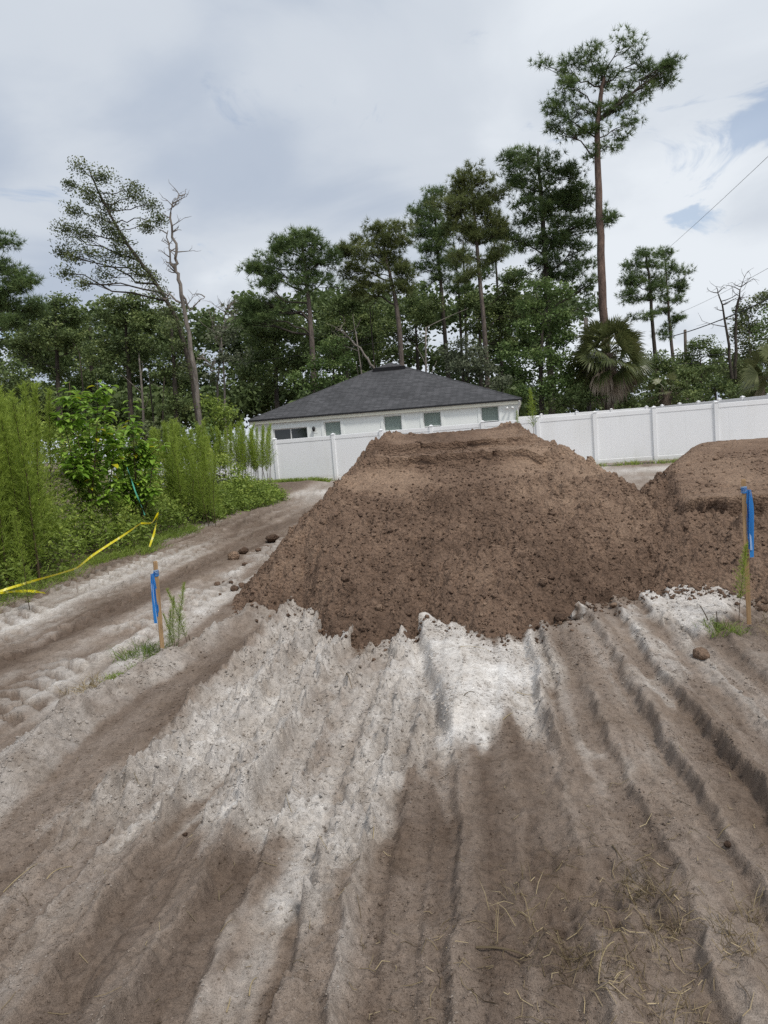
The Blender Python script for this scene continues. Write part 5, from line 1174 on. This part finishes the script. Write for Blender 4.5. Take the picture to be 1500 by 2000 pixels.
# grass fringes
def blades(G, g, C, n, spread, h, tint, lean=.5):
    for c in C:
        o = g.normal(0, spread, (n, 2)); b = np.stack([c[0] + o[:, 0], c[1] + o[:, 1], np.full(n, c[2])], 1); L_ = h * g.uniform(.5, 1.3, n)[:, None]
        d = g.normal(0, lean, (n, 3)); d[:, 2] = 1; d /= np.linalg.norm(d, axis=1)[:, None]; s = np.cross(d, rnd_dirs(g, n)); s /= np.linalg.norm(s, axis=1)[:, None]; w_ = .0012 * (.6 + .2 * c[1])
        m = b + d * L_ * .55; e = b + d * L_ * .95 + np.stack([d[:, 0], d[:, 1], -.35 * np.ones(n)], 1) * L_ * .35
        v_ = np.stack([b - s * w_, b + s * w_, m - s * w_ * .8, m + s * w_ * .8, e], 1).reshape(-1, 3); q = np.arange(n)[:, None] * 5
        f = np.concatenate([q + [0, 1, 3], q + [0, 3, 2], q + [2, 3, 4]]); G.add(v_, f, np.repeat(np.clip(tint + g.normal(0, .15, n), 0, 1), 5))
g = np.random.default_rng(43); GR = Geo(); cs = []
for i in range(170):
    x = g.uniform(-5.5, -2.0); y = 28.2 - (x + 1.76) * .304 - g.uniform(.3, 1.0); cs.append((x, y, gz(x, y)))
for i in range(60):
    x = g.uniform(5.5, 11.0); y = 28.2 - (x + 1.76) * .304 - g.uniform(.08, .3); cs.append((x, y, gz(x, y)))
blades(GR, g, cs, 14, .09, .20, .55)
tag(GR.build('grass', WEED), 'green grass fringe growing at the foot of the white fence', 'grass', None, 'stuff')
g = np.random.default_rng(44); GR = Geo(); cs = []
for i in range(220):
    v_ = g.uniform(6.8, 14); u0 = -5.60 - .18 * float(vn1(np.array([v_ * .9]), 9)[0]) + g.normal(0, .10); x, y = u0 * CT + v_ * ST, -u0 * ST + v_ * CT; cs.append((x, y, gz(x, y) - .01))
blades(GR, g, cs, 22, .08, .17, .42, .9)
tag(GR.build('grass', WEED), 'short tangled grass under the yellow tape', 'grass', None, 'stuff')
def tuft(lb, px, py, n, spread, h, tint, mat, seed, num=5):
    g = np.random.default_rng(seed); b = gnd(px, py); G = Geo(); cs = []
    for i in range(num):
        x, y = b[0] + g.normal(0, spread), b[1] + g.normal(0, spread); cs.append((x, y, gz(x, y) - .01))
    blades(G, g, cs, n, spread * .5, h, tint, .7); z = gz(b[0], b[1]); o = G.build('grass_tuft', mat, None, False, (b[0], b[1], z)); o.location = (b[0], b[1], z); tag(o, lb, 'grass tuft')
tuft('green grass tuft at the foot of the tall stake', 1425, 1238, 40, .07, .11, .35, WEED, 1001)
tuft('dry grass litter just behind the tall stake foot', 1475, 1235, 24, .10, .10, .5, DRY, 1002)
tuft('dark weedy tuft at the foot of the short stake', 285, 1283, 40, .10, .15, .15, WEED, 1003, 7)
tuft('flattened green weed patch on the berm below the short stake', 228, 1325, 46, .09, .06, .45, WEED, 1004, 7)
tuft('straggly dry grass on the berm end below the weed patch', 185, 1345, 30, .08, .10, .6, DRY, 1005)
tuft('uprooted dead grass clump in the disturbed soil', 1260, 1790, 30, .05, .10, .35, DRY, 1006, 6)
tuft('small dead root bundle stuck upright in brown soil', 1118, 1900, 18, .03, .12, .15, DRY, 1007, 3)
tuft('thin dry grass clump beyond the uprooted dead grass', 1420, 1850, 22, .05, .10, .45, DRY, 1008, 5)
tuft('sprinkling of dry grass above the straw stick', 1000, 1830, 10, .08, .12, .7, DRY, 1009, 5)
tuft('half buried dry grass in the trampled soil below the root bundle', 1290, 1930, 22, .09, .09, .4, DRY, 1010, 6)
for (px, py, h, lb, sp) in ((322, 1282, .52, 'wispy green seedling growing around the short stake', .05), (1443, 1222, .62, 'thin dark stemmed weed with ferny top beside the tall stake', .02)):
    b = gnd(px, py)
    for j in range(5 if px < 400 else 1):
        x, y = b[0] + (g.normal(0, .12) if px < 400 else 0), b[1] + (abs(g.normal(0, .06)) if px < 400 else 0)
        r_ = place_fennel(FEN[j] if px < 400 else FEN_FAR[0], x, y, h * (1 - .1 * j), (g.normal(0, .12), g.normal(0, .2)), g.uniform(0, 6), lb, 'seedlings at the short stake' if px < 400 else None)
# straw litter, too much to count
g = np.random.default_rng(45); ST_ = Geo()
for i in range(440):
    if i < 230: px_, py_ = g.normal(1180, 190), g.normal(1880, 90)
    elif i < 330: px_, py_ = g.uniform(0, 1500), g.uniform(1450, 2000)
    else: px_, py_ = g.normal(1300, 120), g.normal(1780, 120)
    if py_ < 1300: continue
    b = gnd(px_, py_); a = g.uniform(0, 6.28); L_ = g.uniform(.015, .09) * (1 if i % 3 else .6); d = np.array([math.cos(a), math.sin(a), 0]) * L_ / 2
    p = [b - d, b + g.normal(0, .006, 3), b + d]; hz = ground(np.array([q[0] for q in p]), np.array([q[1] for q in p]))
    for q, z in zip(p, hz): q[2] = z + .003 + abs(g.normal(0, .006))
    ST_.tube(p, [.0012, .0013, .0008], 3, np.clip(g.normal(.45, .28), 0, 1))
tag(ST_.build('straw_litter', DRY), 'scattered straw and root bits over the churned foreground soil', 'straw', None, 'stuff')
def stem(lb, pts, r, mat, tint, name='straw', lift=(0.004, 0.012, 0.004), cat='straw', grp=None):
    P = [gnd(*p) for p in pts]; 
    for i, p in enumerate(P): p[2] = gz(p[0], p[1]) + lift[min(i, len(lift) - 1)]
    P = np.array(P); T = curve(P[0], P[1] * 2 - (P[0] + P[-1]) / 2, P[-1], 10) if len(P) == 3 else np.linspace(P[0], P[-1], 8)
    G = Geo(); G.tube(T - P[0], np.linspace(r, r * .6, len(T)), 5, tint); o = G.build(name, mat); o.location = Vector(P[0]); tag(o, lb, cat, grp)
SG = 'loose straws on the ground'
for lb, pts in (('pale straw with a kink lying on dark soil', [(92, 1722), (112, 1708), (140, 1687)]), ('long curved straw on bare brown soil', [(8, 1752), (45, 1735), (75, 1705)]), ('pale straw pointing up from brown soil', [(485, 1927), (490, 1908), (500, 1892)]), ('short crooked straw low in the brown furrow', [(440, 1955), (446, 1945), (448, 1930)]),
    ('orange straw lying across the white sand patch', [(900, 1283), (930, 1276), (957, 1274)]), ('pale straw at the lower edge of the white sand', [(983, 1417), (993, 1410), (1002, 1403)]), ('thin straw on grey sand by the furrow crest', [(1002, 1355), (1020, 1356), (1042, 1354)]), ('upright straw stuck in the soil below the rough grey crest', [(728, 1648), (730, 1636), (733, 1622)]), ('yellowish curved straw by the uprooted clump', [(1170, 1940), (1185, 1895), (1222, 1877)]), ('straw leaning over the uprooted clump', [(1225, 1755), (1240, 1780), (1262, 1800)])):
    stem(lb, pts, .0022, DRY, .85, grp=SG)
for lb, pts, r, tn in (('dark stick lying across the straw litter', [(930, 1856), (985, 1862), (1032, 1873)], .004, .15), ('bent dark twig above the uprooted clump', [(1197, 1670), (1228, 1722), (1246, 1766)], .003, .12), ('dark twig on smooth white sand', [(908, 1384), (918, 1378), (928, 1373)], .003, .1), ('twisted root on the grey furrow floor', [(675, 1309), (680, 1330), (688, 1349)], .004, .15), ('thick grey stick on the berm by the weed patch', [(178, 1336), (190, 1345), (203, 1354)], .012, .3)):
    stem(lb, pts, r, DRY, tn, 'stick', cat='stick')
for lb, (x0, y0), (x1, y1) in (('slanted dark stub rising from white sand by the tall stake', (1384, 1220), (1366, 1181)), ('upright dark stub rising from white sand by the tall stake', (1400, 1230), (1399, 1194)), ('dark stub poking up next to the short stake seedlings', (372, 1268), (368, 1240))):
    b = gnd(x0, y0); b[2] = gz(b[0], b[1]) - .01; t = at(x1, y1, b[1]); G = Geo(); G.tube(curve(np.zeros(3), (t - b) * .5 + np.array([.008, 0, 0]), t - b, 6), np.linspace(.005, .003, 6), 5, .05); o = G.build('twig', DRY); o.location = Vector(b); tag(o, lb, 'twig')
# ---- caution tape
def m_tape(k):
    c = k.rmp(k.noi(14, 2, .5, stretch=(1, 1, 1)), [(0.40, (0.72, 0.62, 0.01)), (0.55, (0.80, 0.72, 0.03)), (0.70, (0.85, 0.82, 0.30))]); k.color(c); k.translucent(c, .25)
MAT_TAPE = material('yellow_tape', m_tape, .35, .5)
MAT_GTAPE = flat('green_ribbon_plastic', (0.10, 0.42, 0.30), .35, .5, .3, 12)
def tape(lb, pts, wdt, mat, seed, name='caution_tape', cat='tape', twist=1.5):
    g = random.Random(seed); P = np.array([at(x, y, Y) for x, y, Y in pts]); P[:, 2] = np.maximum(P[:, 2], [gz(p[0], p[1]) + .02 for p in P]); kk = len(P); n = kk * 8
    tt = np.linspace(0, kk - 1, n); T = np.stack([np.interp(tt, np.arange(kk), P[:, j]) for j in range(3)], 1)
    for _ in range(3): T[1:-1] = T[1:-1] * .5 + (T[:-2] + T[2:]) * .25
    d = np.gradient(T, axis=0); d /= np.linalg.norm(d, axis=1)[:, None]; s = np.cross(d, [0, 0, 1.0]); s /= np.linalg.norm(s, axis=1)[:, None] + 1e-9; up = np.cross(s, d)
    a = np.pi / 2 + .7 * np.sin(np.linspace(0, twist * 6.28, n) + seed) ; e = (np.cos(a)[:, None] * s + np.sin(a)[:, None] * up) * wdt / 2
    v = np.concatenate([T - e, T + e]) - T[0]; f = [(i, i + 1, n + i + 1, n + i) for i in range(n - 1)]
    G = Geo(); G.add(v, f); o = G.build(name, mat); o.location = Vector(T[0]); tag(o, lb, cat)
tape('long yellow caution tape stretched along the edge of the undergrowth', [(-30, 1165, 8.3), (8, 1152, 8.35), (60, 1136, 8.6), (110, 1122, 8.9), (150, 1110, 9.2), (180, 1085, 9.7), (215, 1062, 10.2), (245, 1043, 10.6), (275, 1022, 11.0)], .03, MAT_TAPE, 1)
tape('short loose end of yellow tape lying on the sand', [(0, 1158, 8.4), (30, 1155, 8.35), (60, 1154, 8.3), (88, 1158, 8.2)], .032, MAT_TAPE, 2)
tape('yellow tape loop dangling from the weeds', [(275, 1022, 11.0), (297, 1022, 11.1), (310, 1000, 11.2), (306, 1020, 11.1), (300, 1045, 11.0), (292, 1068, 10.9)], .03, MAT_TAPE, 3)
tape('thin green ribbon strip hanging in the undergrowth', [(248, 912, 10.6), (256, 935, 10.5), (265, 962, 10.4), (275, 985, 10.4), (283, 1006, 10.3)], .022, MAT_GTAPE, 4, 'ribbon_strip', 'ribbon')
# ---- loose clods and blocks lying on the sand
g = np.random.default_rng(46)
def clod(lb, px, py, size_px, grp, seed, mat=MAT_DIRT, flat_=.8, dry=.25):
    b = gnd(px, py + size_px * .4); b[2] = surf(b[0], b[1]); r = size_px * .5 * b[1] / FPX
    v = lump_verts(seed, flat_) * r; v[:, 2] += r * .45; v += g.normal(0, .04, v.shape) * r
    me = mesh_np('dirt_clod', v, ICO_F, mat, True, {'dry': np.clip(np.full(len(v), dry) + g.normal(0, .08, len(v)), 0, 1)}); o = link('dirt_clod', me, None, b); o.rotation_euler = (0, 0, g.uniform(0, 6)); tag(o, lb, 'dirt clod', grp)
CG = 'clods along the mound foot by the road'
clod('large pale dirt clod beside a darker twin on the tracked road', 455, 1082, 23, CG, 1, dry=.7)
clod('large dark dirt clod beside a paler twin on the tracked road', 477, 1073, 22, CG, 2, dry=.1)
clod('broad flat dark dirt clod at the mound edge up the road', 532, 1047, 26, CG, 3, flat_=.5, dry=.05)
for i, (x, y, s) in enumerate(((478, 1097, 13), (425, 1133, 15), (437, 1129, 9), (459, 1146, 19), (412, 1150, 13), (451, 1122, 10), (473, 1141, 15), (452, 1137, 9), (486, 1160, 16), (505, 1075, 13), (492, 1180, 12), (430, 1160, 7), (468, 1168, 9), (520, 1062, 10))):
    clod('small brown dirt clod rolled off the tall mound onto the road', x, y, s, CG, 10 + i, dry=g.uniform(.1, .5))
clod('reddish brown block of earth in front of the tall stake', 1370, 1273, 36, None, 40, flat_=.7, dry=.62)
clod('dark lump of soil alone in a wide brown furrow', 1422, 1662, 17, None, 41, dry=.0)
clod('small dark pebble like clod on the pale furrow', 360, 1615, 11, None, 42, dry=.0)
clod('smooth dark brown lump low on the face of the tall mound', 797, 1216, 20, 'lumps on the mound faces', 43, dry=.2)
clod('dark flat chunk near the foot of the tall mound', 1093, 1203, 26, 'lumps on the mound faces', 44, flat_=.55, dry=.05)
clod('pale clod at the join of the mound foot and furrow crest', 1200, 1186, 18, 'lumps on the mound faces', 45, dry=.7)
clod('brown clod at the foot of the low mound behind the stake', 1490, 1182, 24, 'lumps on the mound faces', 46, dry=.5)
# sandy chunk standing up at the mound foot
b = gnd(1132, 1212); b[2] = gz(b[0], b[1]) - .02; G = Geo(); v = lump_verts(88, 1.0)
v = v * np.array([.055, .045, .10]); v[:, 0] += v[:, 2] * .12 + .02 * np.sin(v[:, 2] * 60); v[:, 2] += .07
me = mesh_np('sand_chunk', v, ICO_F, MAT_GROUND, False, {'sand': np.clip(.55 + .4 * np.sin(v[:, 0] * 70), 0, 1), 'moist': np.full(len(v), .3)}); o = link('sand_chunk', me, None, b); tag(o, 'upright sandy chunk standing at the foot of the tall mound', 'dirt chunk')
